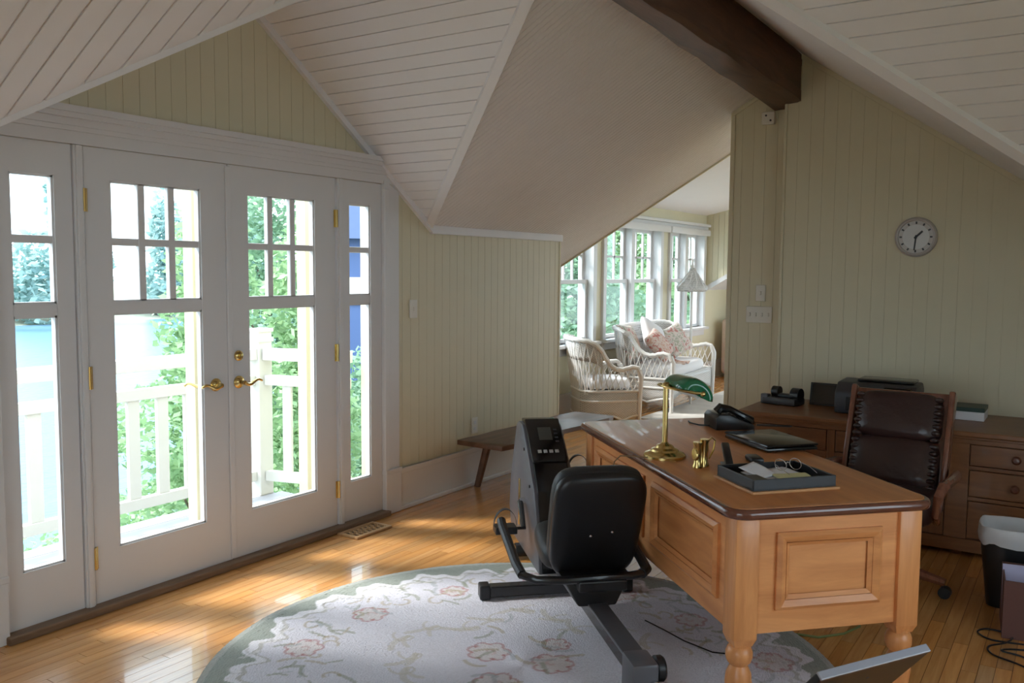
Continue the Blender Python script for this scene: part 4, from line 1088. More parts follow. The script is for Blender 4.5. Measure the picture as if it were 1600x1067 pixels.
s.build('frame', M_black, t); B().box(.004, .010, -.080, .080, .012, .133, M=M).build('picture_panel', M_blackgloss, t)
B().box(.012, .016, -.02, .02, .01, .10, M=M).build('easel_back', M_black, t)
def printer():
    t = thing('printer', 'black inkjet printer on the dresser behind the desk chair', 'printer', (2.72, -2.615, zt), 0)
    m = basis((1, 0, 0), (0, 0, 1), (0, -1, 0))
    B().prism([(-.17, 0), (.17, 0), (.17, .15), (.12, .19), (-.10, .185), (-.17, .13)], -.225, .225, M=m, bev=.012).build('printer_body', M_grey, t, smooth=True)
    B().box(-.178, -.14, -.16, .16, .02, .105, .006).build('paper_bay', M_black, t)
    B().box(-.24, -.12, -.12, .12, .012, .022, .003).build('output_tray', M_black, t)
    B().box(-.06, .13, -.20, .12, .187, .205, .008).build('scanner_lid', M_blackgloss, t, smooth=True)
    B().box(-.15, -.11, -.20, -.05, .135, .172, .004).build('control_panel', M_blackgloss, t)
printer()
t = thing('paper_ream', 'white ream of paper with a dark green cover on the dresser right of the chair', 'paper', (2.82, -3.09, zt))
B().box(-.10, .11, -.095, .095, 0, .050, .003).build('sheets', M_paper, t); B().box(-.10, .11, -.095, .095, .0505, .075, .003).build('cover', plain('dark_green_card', (.03, .06, .05), .5), t)

# ------------------------------------------------------------------ wall clock
t = thing('wall_clock', 'round white-faced wall clock with a silver rim on the yellow wall', 'clock', (XK, -2.732, 1.768))
Mq = basis((0, -1, 0), (0, 0, 1), (-1, 0, 0), (0, 0, 0))
B().lathe([(0, 0), (.118, 0), (.124, .010), (.122, .026), (.112, .034), (.104, .030), (.101, .020), (0, .018)], 48, Mq).build('rim', plain('silver_plastic', (.52, .49, .47), .4, metal=.2), t, smooth=True)
B().lathe([(0, .0185), (.101, .0195), (0, .0196)], 40, Mq).build('dial', plain('clock_face', (.66, .67, .67), .4), t)
for k in range(12):
    a = k * math.pi / 6; c, s_ = math.sin(a), math.cos(a)
    m = Mq @ Matrix.Rotation(-a, 4, 'Z'); B().box(-.005, .005, .080, .095, .0195, .021, M=m).build('hour_mark', M_black, t)
for ang, L, w in ((math.radians(46), .052, .006), (math.radians(185), .082, .0045)):
    m = Mq @ Matrix.Rotation(-ang, 4, 'Z'); B().box(-w, w, -.012, L, .021, .0225, M=m).build('hand', M_black, t)
B().lathe([(0, .021), (.008, .021), (.006, .026), (0, .026)], 12, Mq).build('hub', M_black, t)

# ------------------------------------------------------------------ leather desk chair
M_leath = plain('oxblood_leather', (0.032, 0.014, 0.013), 0.28, var=0.25, scale=9, coat=0.15, bump=0.25, bscale=25)
M_chw = wood('mahogany_frame', (0.14, 0.05, 0.03), (0.26, 0.10, 0.06), axis=2, rough=0.25, coat=0.3)
ch = thing('desk_chair', 'dark oxblood leather swivel chair with wooden frame behind the desk', 'chair', (1.62, -2.86, 0.0), math.radians(177))
# chair local: x forward, y left, z up
th_ = math.radians(19); upv = Vector((-math.sin(th_), 0, math.cos(th_))); fw = Vector((math.cos(th_), 0, math.sin(th_))); lat = Vector((0, -1, 0))
Mb = basis(lat, upv, fw, (-.215, 0, .70))
for y0, hy in ((.115, .125), (-.125, .13)):
    padding(.205 if y0 > 0 else .215, .20 if y0 > 0 else .205, hy, .10, Mb @ Matrix.Translation((0, y0, .02)), 'x', None).build('back_cushion', M_leath, ch, smooth=True, ang=60)
for sx in (-1, 1):
    s = B()
    for k in range(14):
        s.ball((sx * .185, -.235 + k * .034, .055), (.024, .015, .022), 8, 6, M=Mb)
    s.build('ruched_edge', M_leath, ch, smooth=True)
B().box(-.235, .235, -.27, .26, -.045, -.018, .012, M=Mb).build('back_frame', M_chw, ch, smooth=True)
for sx in (-1, 1): B().box(sx * .235 - .014, sx * .235 + .014, -.27, .265, -.050, .030, .008, M=Mb).build('frame_stile', M_chw, ch, smooth=True)
padding(.25, .26, .25, .12, basis((0, -1, 0), (1, 0, 0), (0, 0, 1), (.03, 0, .44)), 'x', None).build('seat_cushion', M_leath, ch, smooth=True, ang=60)
for sy in (-1, 1):
    pts = [(-.28, sy * .27, .545), (-.15, sy * .29, .56), (.05, sy * .30, .575), (.17, sy * .29, .57), (.215, sy * .28, .53), (.20, sy * .27, .44), (.12, sy * .26, .39)]
    B().tube(pts, [.020, .024, .024, .024, .022, .02, .018], 10).build('armrest', M_chw, ch, smooth=True)
B().cyl((0, 0, .08), (0, 0, .40), .028, n=14).lathe([(0, .36), (.10, .36), (.10, .385), (0, .385)], 20).build('column', M_black, ch, smooth=True)
for k in range(5):
    a = 2 * math.pi * k / 5 + .3; c, s_ = math.cos(a), math.sin(a)
    lg = B().tube([(0, 0, .10), (c * .14, s_ * .14, .10), (c * .29, s_ * .29, .075)], [.034, .028, .02], 8).build('leg', M_chw, ch, smooth=True)
    B().cyl((c * .29 - s_ * .02, s_ * .29 + c * .02, .028), (c * .29 + s_ * .02, s_ * .29 - c * .02, .028), .028, n=14).build('caster', M_black, lg, smooth=True)

# ------------------------------------------------------------------ right foreground: bin, box, cords, laptop screen
t = thing('waste_bin', 'black waste bin with a white bag folded over its rim', 'bin', (1.70, -3.43, 0.0), math.radians(4))
s = B(); N = 36; verts = []; faces = []
lv = [(.115, .095, 0.0), (.150, .125, .30), (.155, .130, .37), (.147, .122, .37), (.110, .090, .012)]
for hx, hy, z in lv:
    for i in range(N): x, y = rrect(i / N, hy, hx, 4); verts.append((x, y, z))
for i in range(len(lv) - 1):
    for j in range(N): faces.append((i * N + j, i * N + (j + 1) % N, (i + 1) * N + (j + 1) % N, (i + 1) * N + j))
faces += [tuple(range(N - 1, -1, -1)), tuple((len(lv) - 1) * N + j for j in range(N))]
s._add(verts, faces); s.build('bin_body', M_black, t, smooth=True)
s = B(); verts = []; faces = []; lv = [(.158, .133, .300), (.162, .137, .335), (.160, .135, .372), (.156, .131, .380), (.146, .121, .376), (.138, .114, .30), (.12, .10, .12)]
for k, (hx, hy, z) in enumerate(lv):
    for i in range(N):
        x, y = rrect(i / N, hy, hx, 4); w = 1 + .012 * math.sin(i * 1.9 + k) ; verts.append((x * w, y * w, z + .008 * math.sin(i * 1.3 + k * .4) * (1 if k < 2 else .2)))
for i in range(len(lv) - 1):
    for j in range(N): faces.append((i * N + j, i * N + (j + 1) % N, (i + 1) * N + (j + 1) % N, (i + 1) * N + j))
s._add(verts, faces); s.build('bin_bag', plain('white_film', (.58, .58, .60), .35), t, smooth=True, ang=70)
t = thing('cardboard_box', 'dark red-brown box of papers standing on the floor beside the bin', 'box', (1.385, -3.520, 0.0), math.radians(6))
M_box = plain('brown_card', (.13, .055, .045), .7)
for q in ((-.14, -.135, -.12, .12), (.135, .14, -.12, .12), (-.135, .135, -.12, -.115), (-.135, .135, .115, .12)): B().box(q[0], q[1], q[2], q[3], 0, .25).build('box_side', M_box, t)
B().box(-.135, .135, -.115, .115, 0, .004).build('box_bottom', M_box, t)
tag(B().box(-.002, .002, -.09, .10, 0, .27, M=rotz(.2, (1.385, -3.50, .006)) @ Matrix.Rotation(.12, 4, 'Y')).build('brochure', plain('violet_print', (.50, .47, .66), .5)), 'white and violet brochure sticking out of the brown box', 'brochure')
for pts, lb in (([(1.36, -3.52, .006), (1.34, -3.40, .006), (1.40, -3.345, .006), (1.46, -3.38, .006), (1.44, -3.47, .006), (1.34, -3.46, .008), (1.26, -3.40, .006), (1.18, -3.42, .006), (1.13, -3.52, .006), (1.05, -3.62, .006)], 'tangled black power cord on the floor beside the cardboard box'),
                ([(1.33, -3.60, .005), (1.28, -3.48, .005), (1.22, -3.45, .013), (1.22, -3.53, .005), (1.12, -3.60, .005)], 'short black cord looped over the tangled power cord')):
    P = [Vector(p) + Vector((-.17, .02, 0)) for p in pts]; sm = []
    for i in range(len(P) - 1):
        p0, p1, p2, p3 = P[max(i - 1, 0)], P[i], P[i + 1], P[min(i + 2, len(P) - 1)]
        for k in range(6):
            u = k / 6; sm.append(0.5 * ((2 * p1) + (p2 - p0) * u + (2 * p0 - 5 * p1 + 4 * p2 - p3) * u * u + (3 * p1 - p0 - 3 * p2 + p3) * u ** 3))
    sm.append(P[-1]); tag(B().tube(sm, .004, 6).build('extension_cord', M_black, smooth=True), lb, 'cord')
# tilted screen seen from behind, on a pole stand in the foreground
stz = .355; sc0 = Vector((-.59, -3.03, 0)); ra = math.atan2(-.191, .323)
t = thing('flat_monitor', 'black flat screen tilted back on a pole stand in the right foreground', 'monitor', (sc0.x, sc0.y, 0), ra)
B().cyl((0, -.19, .03), (0, -.19, stz + .11), .012, n=12).build('pole', M_tubeblk, t, smooth=True)
for k in range(3):
    aa = 2 * math.pi * k / 3 + .5; B().tube([(0, -.19, .06), (.10 * math.cos(aa), -.19 + .10 * math.sin(aa), .03), (.20 * math.cos(aa), -.19 + .20 * math.sin(aa), .0265)], .010, 8).build('leg', M_tubeblk, t, smooth=True)
th2 = math.radians(40); M = basis((1, 0, 0), (0, -math.sin(th2), math.cos(th2)), (0, -math.cos(th2), -math.sin(th2)), (0, -.09, stz + .0265))
B().box(-.186, .186, 0, .285, -.010, .010, .003, M=M).build('screen_lid', M_black, t)
B().box(-.186, .186, .279, .2865, -.0105, .0105, .002, M=M).build('lid_rim', plain('edge_reflection_grey', (.32, .32, .36), .15), t)  # skylight reflection on the top edge, put into its bluish grey colour
B().cyl((.02, .21, .009), (.02, .21, .0112), .004, n=8, M=M).build('screw', M_grey, t)
# ------------------------------------------------------------------ sitting room: white wicker, lamp, armchair, rug
def wickermat(name, col):
    m, nt, bs = _new(name); _setp(bs, col, 0.45)
    tc = nt.nodes.new('ShaderNodeTexCoord'); w = nt.nodes.new('ShaderNodeTexBrick')
    w.inputs['Scale'].default_value = 26; w.inputs['Mortar Size'].default_value = 0.06; w.inputs['Brick Width'].default_value = .7; w.inputs['Row Height'].default_value = .3
    w.inputs['Color1'].default_value = (*col, 1); w.inputs['Color2'].default_value = (*[c * .9 for c in col], 1); w.inputs['Mortar'].default_value = (*[c * .5 for c in col], 1)
    mp = nt.nodes.new('ShaderNodeMapping'); mp.inputs['Rotation'].default_value = (math.pi / 2, 0, 0)
    nt.links.new(tc.outputs['Object'], mp.inputs[0]); nt.links.new(mp.outputs[0], w.inputs['Vector']); nt.links.new(w.outputs['Color'], bs.inputs['Base Color'])
    bp = nt.nodes.new('ShaderNodeBump'); bp.inputs['Strength'].default_value = .6; bp.inputs['Distance'].default_value = .01; nt.links.new(w.outputs['Fac'], bp.inputs['Height']); bp.invert = True
    nt.links.new(bp.outputs[0], bs.inputs['Normal'])
    return m
M_wick = plain('white_wicker', (.76, .74, .72), .45, var=.05)
M_weave = wickermat('white_weave', (.76, .74, .72))
M_cush = plain('white_cushion', (.80, .78, .80), .8, var=.03, scale=3)
def floral(name, base, c1, c2):
    m, nt, bs = _new(name); _setp(bs, base, .85)
    tc = nt.nodes.new('ShaderNodeTexCoord'); v = nt.nodes.new('ShaderNodeTexNoise'); v.inputs['Scale'].default_value = 13; v.inputs['Detail'].default_value = 2; v.inputs['Distortion'].default_value = 1.5
    rp = nt.nodes.new('ShaderNodeValToRGB'); e = rp.color_ramp.elements
    e[0].position = .40; e[0].color = (*c2, 1); e[1].position = .47; e[1].color = (*base, 1)
    k = e.new(.56); k.color = (*base, 1); k = e.new(.64); k.color = (*c1, 1)
    nt.links.new(tc.outputs['Object'], v.inputs['Vector']); nt.links.new(v.outputs[0], rp.inputs[0]); nt.links.new(rp.outputs[0], bs.inputs['Base Color'])
    return m
M_flor = floral('rose_chintz', (.70, .62, .57), (.55, .25, .22), (.42, .42, .32))
M_flor2 = floral('coral_chintz', (.68, .56, .50), (.52, .16, .13), (.60, .36, .28))
def wicker_seat(name, label, cat, loc, rz, W, D, ha, hb, zc_, zl):
    """armchair or settee; local x forward, y left.  U-shaped shell of woven bands and lattice"""
    t = thing(name, label, cat, loc, rz)
    R_ = .16; hw = W / 2
    path = []                                   # plan path from right front round the back to left front
    n1 = 12
    for i in range(n1): path.append((D / 2 - (D - R_) * i / n1, -hw))
    for i in range(7): a = math.pi / 2 * i / 6; path.append((-D / 2 + R_ - R_ * math.sin(a), -hw + R_ - R_ * math.cos(a)))
    nb_ = max(8, int(W / .08))
    for i in range(1, nb_): path.append((-D / 2, -hw + R_ + (W - 2 * R_) * i / nb_))
    for i in range(7): a = math.pi / 2 * i / 6; path.append((-D / 2 + R_ - R_ * math.cos(a), hw - R_ + R_ * math.sin(a)))
    for i in range(1, n1 + 1): path.append((-D / 2 + R_ + (D - R_) * i / n1, hw))
    P = [Vector((p[0], p[1], 0)) for p in path]; cum = [0]
    for i in range(1, len(P)): cum.append(cum[-1] + (P[i] - P[i - 1]).length)
    Lp = cum[-1]
    def at_(s):
        s = max(0, min(Lp, s))
        for i in range(1, len(P)):
            if cum[i] >= s: u = (s - cum[i - 1]) / max(1e-9, cum[i] - cum[i - 1]); return P[i - 1].lerp(P[i], u)
        return P[-1]
    def top(s):
        x = at_(s).x; u = (x + D / 2) / D                       # 0 at the back, 1 at the front
        k = 1 / (1 + math.exp((u - .36) * 13))
        return ha + (hb - ha) * k + .035 * math.exp(-((u - .86) / .14) ** 2) - (.05 if u > .985 else 0)
    def pos(s, z):
        p = at_(s); lean = max(0, z - zl) * .16; c = Vector((-D * .05, 0, 0)); d = (p - c); d.z = 0; d.normalize()
        back = 1.0 if p.x < -D / 2 + R_ else .35
        return Vector((p.x, p.y, z)) + d * lean * back
    N = int(Lp / .03)
    def apron(s): return zc_ + .05 * abs(math.cos(s / Lp * math.pi * 5))
    # woven skirt
    b = B(); b.surf(lambda u, v: tuple(pos(u * Lp, apron(u * Lp) + (zl - apron(u * Lp)) * v)), N, 5)
    o = b.build('woven_skirt', M_weave, t, smooth=True); md = o.modifiers.new('thickness', 'SOLIDIFY'); md.thickness = .014
    # dense weave of the back above the seat
    i0, i1 = cum[n1 - 1] + .0, Lp - cum[n1 - 1]
    b = B(); zt_ = lambda s: zl + .60 * (top(s) - zl)
    b.surf(lambda u, v: tuple(pos(i0 + (i1 - i0) * u, zt_(i0 + (i1 - i0) * u) + (top(i0 + (i1 - i0) * u) - zt_(i0 + (i1 - i0) * u)) * v)), N, 4)
    o = b.build('woven_back', M_weave, t, smooth=True); md = o.modifiers.new('thickness', 'SOLIDIFY'); md.thickness = .012
    # lattice of crossing canes
    b = B(); step = .062; s = 0.0
    while s < Lp:
        for sg in (-1, 1):
            e = s + sg * .10; pts = []
            for k in range(6):
                q = s + (e - s) * k / 5
                if 0 <= q <= Lp: pts.append(pos(q, zl + (top(q) - zl) * k / 5))
            if len(pts) > 1: b.tube(pts, .0055, 4, cap=False)
        s += step
    s = i0
    while s < i1: b.tube([pos(s, zl), pos(s, zt_(s))], .005, 4, cap=False); s += .03
    b.build('cane_lattice', M_wick, t, smooth=True)
    # braided rims
    S_ = [Lp * i / (N * 1) for i in range(N + 1)]
    B().tube([pos(s, top(s)) + Vector((0, 0, .006 * (i % 2))) for i, s in enumerate(S_)], .024, 8).build('rolled_rim', M_wick, t, smooth=True)
    B().tube([pos(s, zl) for s in S_], .013, 6).build('band', M_wick, t, smooth=True)
    B().tube([pos(s, zl - .10) for s in S_], .011, 6).build('band', M_wick, t, smooth=True)
    B().tube([pos(s, apron(s)) for s in S_], .010, 6).build('band', M_wick, t, smooth=True)
    # front apron and posts
    b = B(); b.surf(lambda u, v: (D / 2, -hw + W * u, (zc_ + .10 * (1 - abs(2 * u - 1)) ** .5) * (1 - v) + zl * v), 24, 4)
    o = b.build('front_apron', M_weave, t, smooth=True); md = o.modifiers.new('thickness', 'SOLIDIFY'); md.thickness = .014
    for sy in (-1, 1):
        pts = [(D / 2 + .01, sy * hw, 0.0), (D / 2 + .015, sy * hw, zl), (D / 2 + .02, sy * hw, ha - .06), (D / 2 - .01, sy * hw, ha + .01)]
        B().tube(pts, [.020, .026, .030, .028], 8).build('arm_post', M_wick, t, smooth=True)
        B().tube([(-D / 2 + .08, sy * (hw - .06), 0), (-D / 2 + .08, sy * (hw - .06), zl)], .018, 8).build('leg', M_wick, t, smooth=True)
    if W > 1: B().tube([(D / 2 - .02, 0, 0), (D / 2 - .02, 0, zl)], .016, 8).build('leg', M_wick, t, smooth=True)
    B().box(-D / 2 + .03, D / 2 - .01, -hw + .03, hw - .03, zl - .03, zl + .005, .004).build('seat_deck', M_weave, t)
    return t
wa = math.radians(-45)
wicker_seat('wicker_armchair', 'white wicker armchair with lattice sides nearest the opening to the office', 'armchair', (5.10, .50, 0.0), wa, .58, .58, .545, .86, .045, .34)
def slab_cushion(name, label, loc, rz, hx, hy, th, mat):
    s = padding(hx, hx, hy, th, Matrix.Identity(4), 'x', None); o = s.build(name, mat, smooth=True, ang=70)
    o.location = loc; o.rotation_euler = (0, 0, rz); return tag(o, label, 'cushion')
slab_cushion('seat_cushion', 'white seat cushion on the wicker armchair', (5.115, .485, .405), wa, .235, .225, .105, M_cush)
sz = math.radians(-86)
SX, SY = 6.63, .465
wicker_seat('wicker_loveseat', 'white wicker loveseat with rolled arms under the sitting room windows', 'loveseat', (SX, SY, 0.014), sz, 1.52, .66, .60, .90, .10, .36)
slab_cushion('seat_cushion', 'long white seat cushion on the wicker loveseat', (SX + .01, SY - .03, .437), sz + math.pi / 2, .69, .27, .13, M_cush)
def pillow(label, loc, rot, w, h, th, mat):
    s = B(); N = 20
    def fn(sg):
        def f(u, v):
            x, y = 2 * u - 1, 2 * v - 1; e = max(0, (1 - x ** 4) * (1 - y ** 4)) ** .5
            pin = 1 - .07 * (1 - abs(x)) * abs(y) ** 3 - .0; pin2 = 1 - .07 * (1 - abs(y)) * abs(x) ** 3
            return (x * w / 2 * pin2, y * h / 2 * pin, sg * th / 2 * e)
        return f
    s.surf(fn(1), N, N); s.surf(fn(-1), N, N); bmesh.ops.remove_doubles(s.bm, verts=s.bm.verts, dist=1e-5)
    o = s.build('throw_pillow', mat, smooth=True, ang=80); o.location = loc; o.rotation_euler = rot
    return tag(o, label, 'pillow', 'pillows on the wicker loveseat')
r_ = math.radians
pillow('faded rose chintz pillow leaning at the left end of the wicker loveseat', (6.10, .68, .735), (r_(66), r_(4), r_(6)), .46, .42, .13, M_flor)
pillow('white square pillow with pointed top corner in the middle of the loveseat', (6.66, .63, .755), (r_(62), r_(24), r_(-12)), .46, .44, .13, M_cush)
pillow('coral patterned pillow left of the white square pillow', (6.40, .45, .70), (r_(50), r_(-14), r_(10)), .42, .36, .12, M_flor2)
pillow('cream rose patterned pillow at the right end of the loveseat', (7.06, .53, .71), (r_(60), r_(-16), r_(-14)), .42, .38, .13, M_flor)
# knitted throw spilling over the seat front
b = B(); b.surf(lambda u, v: (6.50 + .16 * (u - .5) + .03 * math.sin(7 * v), .42 - .27 * v, .512 + .05 * (1 - v) ** 2 + .012 * math.sin(9 * u + 5 * v)), 12, 14)
o = b.build('throw_blanket', M_flor2, smooth=True, ang=80); md = o.modifiers.new('thickness', 'SOLIDIFY'); md.thickness = .012
tag(o, 'coral and white throw trailing over the loveseat seat cushion', 'throw')

t = thing('floor_lamp', 'white floor lamp with a flared wicker shade and pointed finial behind the loveseat', 'lamp', (7.88, .66, 0.0))
B().lathe([(0, 0), (.13, 0), (.13, .015), (.06, .03), (.02, .05), (0, .05)], 24).build('base', M_wick, t, smooth=True)
B().cyl((0, 0, .04), (0, 0, 1.42), .020, .016, 10).build('pole', M_wick, t, smooth=True)
b = B(); prof = [(.185, 1.285), (.200, 1.330), (.190, 1.355), (.135, 1.40), (.095, 1.455), (.062, 1.52), (.032, 1.585)]
b.surf(lambda u, v: (lambda i, f: ((prof[i][0] + (prof[min(i + 1, 6)][0] - prof[i][0]) * f) * math.cos(2 * math.pi * u), (prof[i][0] + (prof[min(i + 1, 6)][0] - prof[i][0]) * f) * math.sin(2 * math.pi * u), prof[i][1] + (prof[min(i + 1, 6)][1] - prof[i][1]) * f))(min(int(v * 6), 6), v * 6 - min(int(v * 6), 6)), 28, 12, closeu=True)
o = b.build('lamp_shade', M_weave, t, smooth=True, ang=70); md = o.modifiers.new('thickness', 'SOLIDIFY'); md.thickness = .008
b = B()
for k in range(10):
    a = 2 * math.pi * k / 10; b.tube([(.200 * math.cos(a), .200 * math.sin(a), 1.34), (.14 * math.cos(a + .2), .14 * math.sin(a + .2), 1.41), (.06 * math.cos(a + .4), .06 * math.sin(a + .4), 1.53)], .007, 5)
b.build('cane_ribs', M_wick, t, smooth=True)
B().lathe([(0, 1.575), (.032, 1.58), (.026, 1.61), (.012, 1.64), (.009, 1.68), (0, 1.72)], 14).build('finial', M_wick, t, smooth=True)

M_pink = plain('blush_slipcover', (.74, .60, .55), .85, var=.05)
t = thing('slipcovered_armchair', 'blush slipcovered armchair half hidden behind the partition', 'armchair', (9.62, .28, 0.0), math.radians(-120))
for nm, q in (('seat_base', (-.30, .36, -.30, .30, .05, .42)), ('backrest', (-.42, -.24, -.40, .40, .05, .86)), ('arm', (-.36, .34, -.42, -.28, .05, .60)), ('arm', (-.36, .34, .28, .42, .05, .60))): B().box(*q, .06, seg=4).build(nm, M_pink, t, smooth=True)
B().box(-.22, .38, -.27, .27, .40, .52, .05, seg=4).build('seat_cushion', M_pink, t, smooth=True)
for sx in (-.36, .28):
    for sy in (-.34, .34): B().cyl((sx, sy, 0), (sx, sy, .07), .022, n=8).build('leg', M_bench, t)

M_rug2 = plain('pale_wool_rug', (.60, .56, .52), .95, var=.18, scale=7, bump=.3, bscale=150)
tag(B().box(5.42, 8.35, -1.75, .24, .0005, .012, .004).build('area_rug', M_rug2), 'pale cream rectangular area rug under the wicker loveseat', 'rug')
# ------------------------------------------------------------------ outdoors
M_deck = plain('grey_deck', (0.36, 0.355, 0.385), 0.7, var=0.08)
M_rail = plain('white_railing', (0.62, 0.605, 0.56), 0.5, var=0.02)
M_post = plain('cream_post', (0.66, 0.59, 0.38), 0.5, var=0.02)
M_lawn = plain('grass', (0.24, 0.25, 0.19), 0.9, var=0.4, scale=1.5)
M_bark = plain('bark', (0.16, 0.12, 0.09), 0.9, var=0.3, scale=12, bump=0.5, bscale=30)
def leafmat(name, c, c2):
    m, nt, bs = _new(name); _setp(bs, c, 0.55)
    at = nt.nodes.new('ShaderNodeAttribute'); at.attribute_name = 'shade'
    mx = nt.nodes.new('ShaderNodeMix'); mx.data_type = 'RGBA'; mx.inputs['A'].default_value = (*c, 1); mx.inputs['B'].default_value = (*c2, 1)
    nt.links.new(at.outputs['Fac'], mx.inputs['Factor']); nt.links.new(mx.outputs['Result'], bs.inputs['Base Color'])
    tr = nt.nodes.new('ShaderNodeBsdfTranslucent'); nt.links.new(mx.outputs['Result'], tr.inputs[0])
    ms = nt.nodes.new('ShaderNodeMixShader'); ms.inputs[0].default_value = 0.4
    nt.links.new(bs.outputs[0], ms.inputs[1]); nt.links.new(tr.outputs[0], ms.inputs[2]); nt.links.new(ms.outputs[0], nt.nodes['Material Output'].inputs[0])
    return m
M_leaf = leafmat('broad_leaves', (0.22, 0.36, 0.18), (0.40, 0.56, 0.31))
M_leafd = leafmat('cedar_leaves', (0.17, 0.30, 0.20), (0.34, 0.50, 0.33))
M_leaffar = leafmat('hazed_far_leaves', (0.30, 0.45, 0.44), (0.50, 0.66, 0.62))  # paler and bluer than the near leaves: distance haze put into the colour
def mwater():
    m, nt, bs = _new('lake_water'); _setp(bs, (0.10, 0.19, 0.27), 0.35, spec=0.12)
    tc = nt.nodes.new('ShaderNodeTexCoord'); mp = nt.nodes.new('ShaderNodeMapping'); mp.inputs['Scale'].default_value = (0.6, 1.4, 1); mp.inputs['Rotation'].default_value = (0, 0, 0.5)
    n = nt.nodes.new('ShaderNodeTexNoise'); n.inputs['Scale'].default_value = 1.3; n.inputs['Detail'].default_value = 4
    bp = nt.nodes.new('ShaderNodeBump'); bp.inputs['Strength'].default_value = 0.35; bp.inputs['Distance'].default_value = 0.25
    nt.links.new(tc.outputs['Object'], mp.inputs[0]); nt.links.new(mp.outputs[0], n.inputs['Vector']); nt.links.new(n.outputs[0], bp.inputs['Height']); nt.links.new(bp.outputs[0], bs.inputs['Normal'])
    return m
M_water = mwater()
ZD = -0.08
t = thing('balcony_deck', 'grey plank balcony deck outside the french doors', 'deck', (0, 0, 0))
n = 9
for k in range(n):
    y0 = 0.10 + k * 0.14
    x1 = 1.75 - max(0, (y0 - 0.3)) * 0.42
    B().box(-3.4, x1, y0, y0 + 0.134, ZD - 0.04, ZD, 0.003).build('deck_board', M_deck, t)
B().box(-3.4, 1.3, 1.34, 1.37, ZD - 0.2, ZD - 0.01).build('fascia', M_rail, t)
t = thing('balcony_railing', 'white balcony railing with flat balusters and a square newel post', 'railing', (0, 0, 0))
B().box(1.235, 1.355, 1.22, 1.34, ZD, 1.10, 0.006).box(1.225, 1.365, 1.21, 1.35, 1.02, 1.05, 0.005).box(1.225, 1.365, 1.21, 1.35, 1.09, 1.115, 0.006).build('newel_post', M_rail, t)
for z0, z1, w in ((0.895, 0.975, 0.09), (0.715, 0.785, 0.05), (0.025, 0.095, 0.05)):
    B().box(-3.4, 1.235, 1.28 - w / 2, 1.28 + w / 2, z0, z1, 0.004).build('rail', M_rail, t)
    d = Vector((0.28, -1, 0)).normalized(); p = Vector((1.30, 1.22, 0)); e = p + d * 0.66; s = Vector((d.y, -d.x, 0)) * w / 2
    B().prism3([p + s + Vector((0, 0, z0)), e + s + Vector((0, 0, z0)), e - s + Vector((0, 0, z0)), p - s + Vector((0, 0, z0))], (0, 0, z1 - z0)).build('rail', M_rail, t)
x = 1.235 - 0.13
while x > -3.35:
    B().box(x - 0.04, x + 0.04, 1.265, 1.295, 0.095, 0.715, 0.003).build('baluster', M_rail, t); x -= 0.205
for k in range(3):
    c = p + d * (0.17 + 0.21 * k)
    B().box(-0.035, 0.035, -0.013, 0.013, 0.095, 0.715, 0.003, M=rotz(math.atan2(d.y, d.x), c)).build('baluster', M_rail, t)
for k, (x, lb) in enumerate(((0.10, 'cream porch post seen through the left french door'), (0.925, 'cream porch post seen through the right french door'), (1.50, 'cream porch post seen through the right sidelight'))):
    t = thing('porch_post', lb, 'post', (x + 0.04, 0.46, ZD), 0, 'cream posts on the balcony')
    B().box(-0.04, 0.04, -0.04, 0.04, 0, 2.75, 0.004).build('shaft', M_post, t)
    B().box(-0.05, 0.05, -0.05, 0.05, 0, 0.03, 0.004).build('base', M_rail, t)

# ground sloping to the lake, the lake, the far shore
b = B()
b.surf(lambda u, v: (-90 + 200 * u, -25 + 47 * v, -3.3 - 3.8 * max(0, (v * 47 - 25) - 3) / 19), 10, 24)
struct(b.build('ground', M_lawn))
b = B(); b.box(-260, 420, 14.0, 230, -7.0, -6.6); tag(b.build('lake', M_water), 'wide blue-grey lake below the balcony', 'lake')
b = B(); b.surf(lambda u, v: (-200 + 560 * u, 118 + 60 * v, -6.7 + 6 * v), 8, 4); struct(b.build('far_shore_ground', M_lawn))
def blob_leaves(rg, blobs, n, size, flat=0.5):
    """n small leaf blades spread through ellipsoid clumps"""
    w = np.array([b_[3] * b_[4] * b_[5] for b_ in blobs]) ** 0.67; w /= w.sum()
    ci = rg.choice(len(blobs), n, p=w); bl = np.array(blobs)[ci]
    d = rg.normal(size=(n, 3)); d /= np.linalg.norm(d, axis=1)[:, None]; rad = rg.uniform(0.45, 1.0, n) ** 0.6
    c = bl[:, :3] + d * bl[:, 3:6] * rad[:, None]
    a = rg.normal(size=(n, 3)); a[:, 2] *= flat; a /= np.linalg.norm(a, axis=1)[:, None]
    q = rg.normal(size=(n, 3)); q -= (q * a).sum(1)[:, None] * a; q /= np.linalg.norm(q, axis=1)[:, None]
    s = size * rg.uniform(0.6, 1.3, n)[:, None]
    V = np.stack([c - a * s, c + q * s * 0.5, c + a * s, c - q * s * 0.5], 1).reshape(-1, 3)
    return V, rg.random(n).repeat(4)
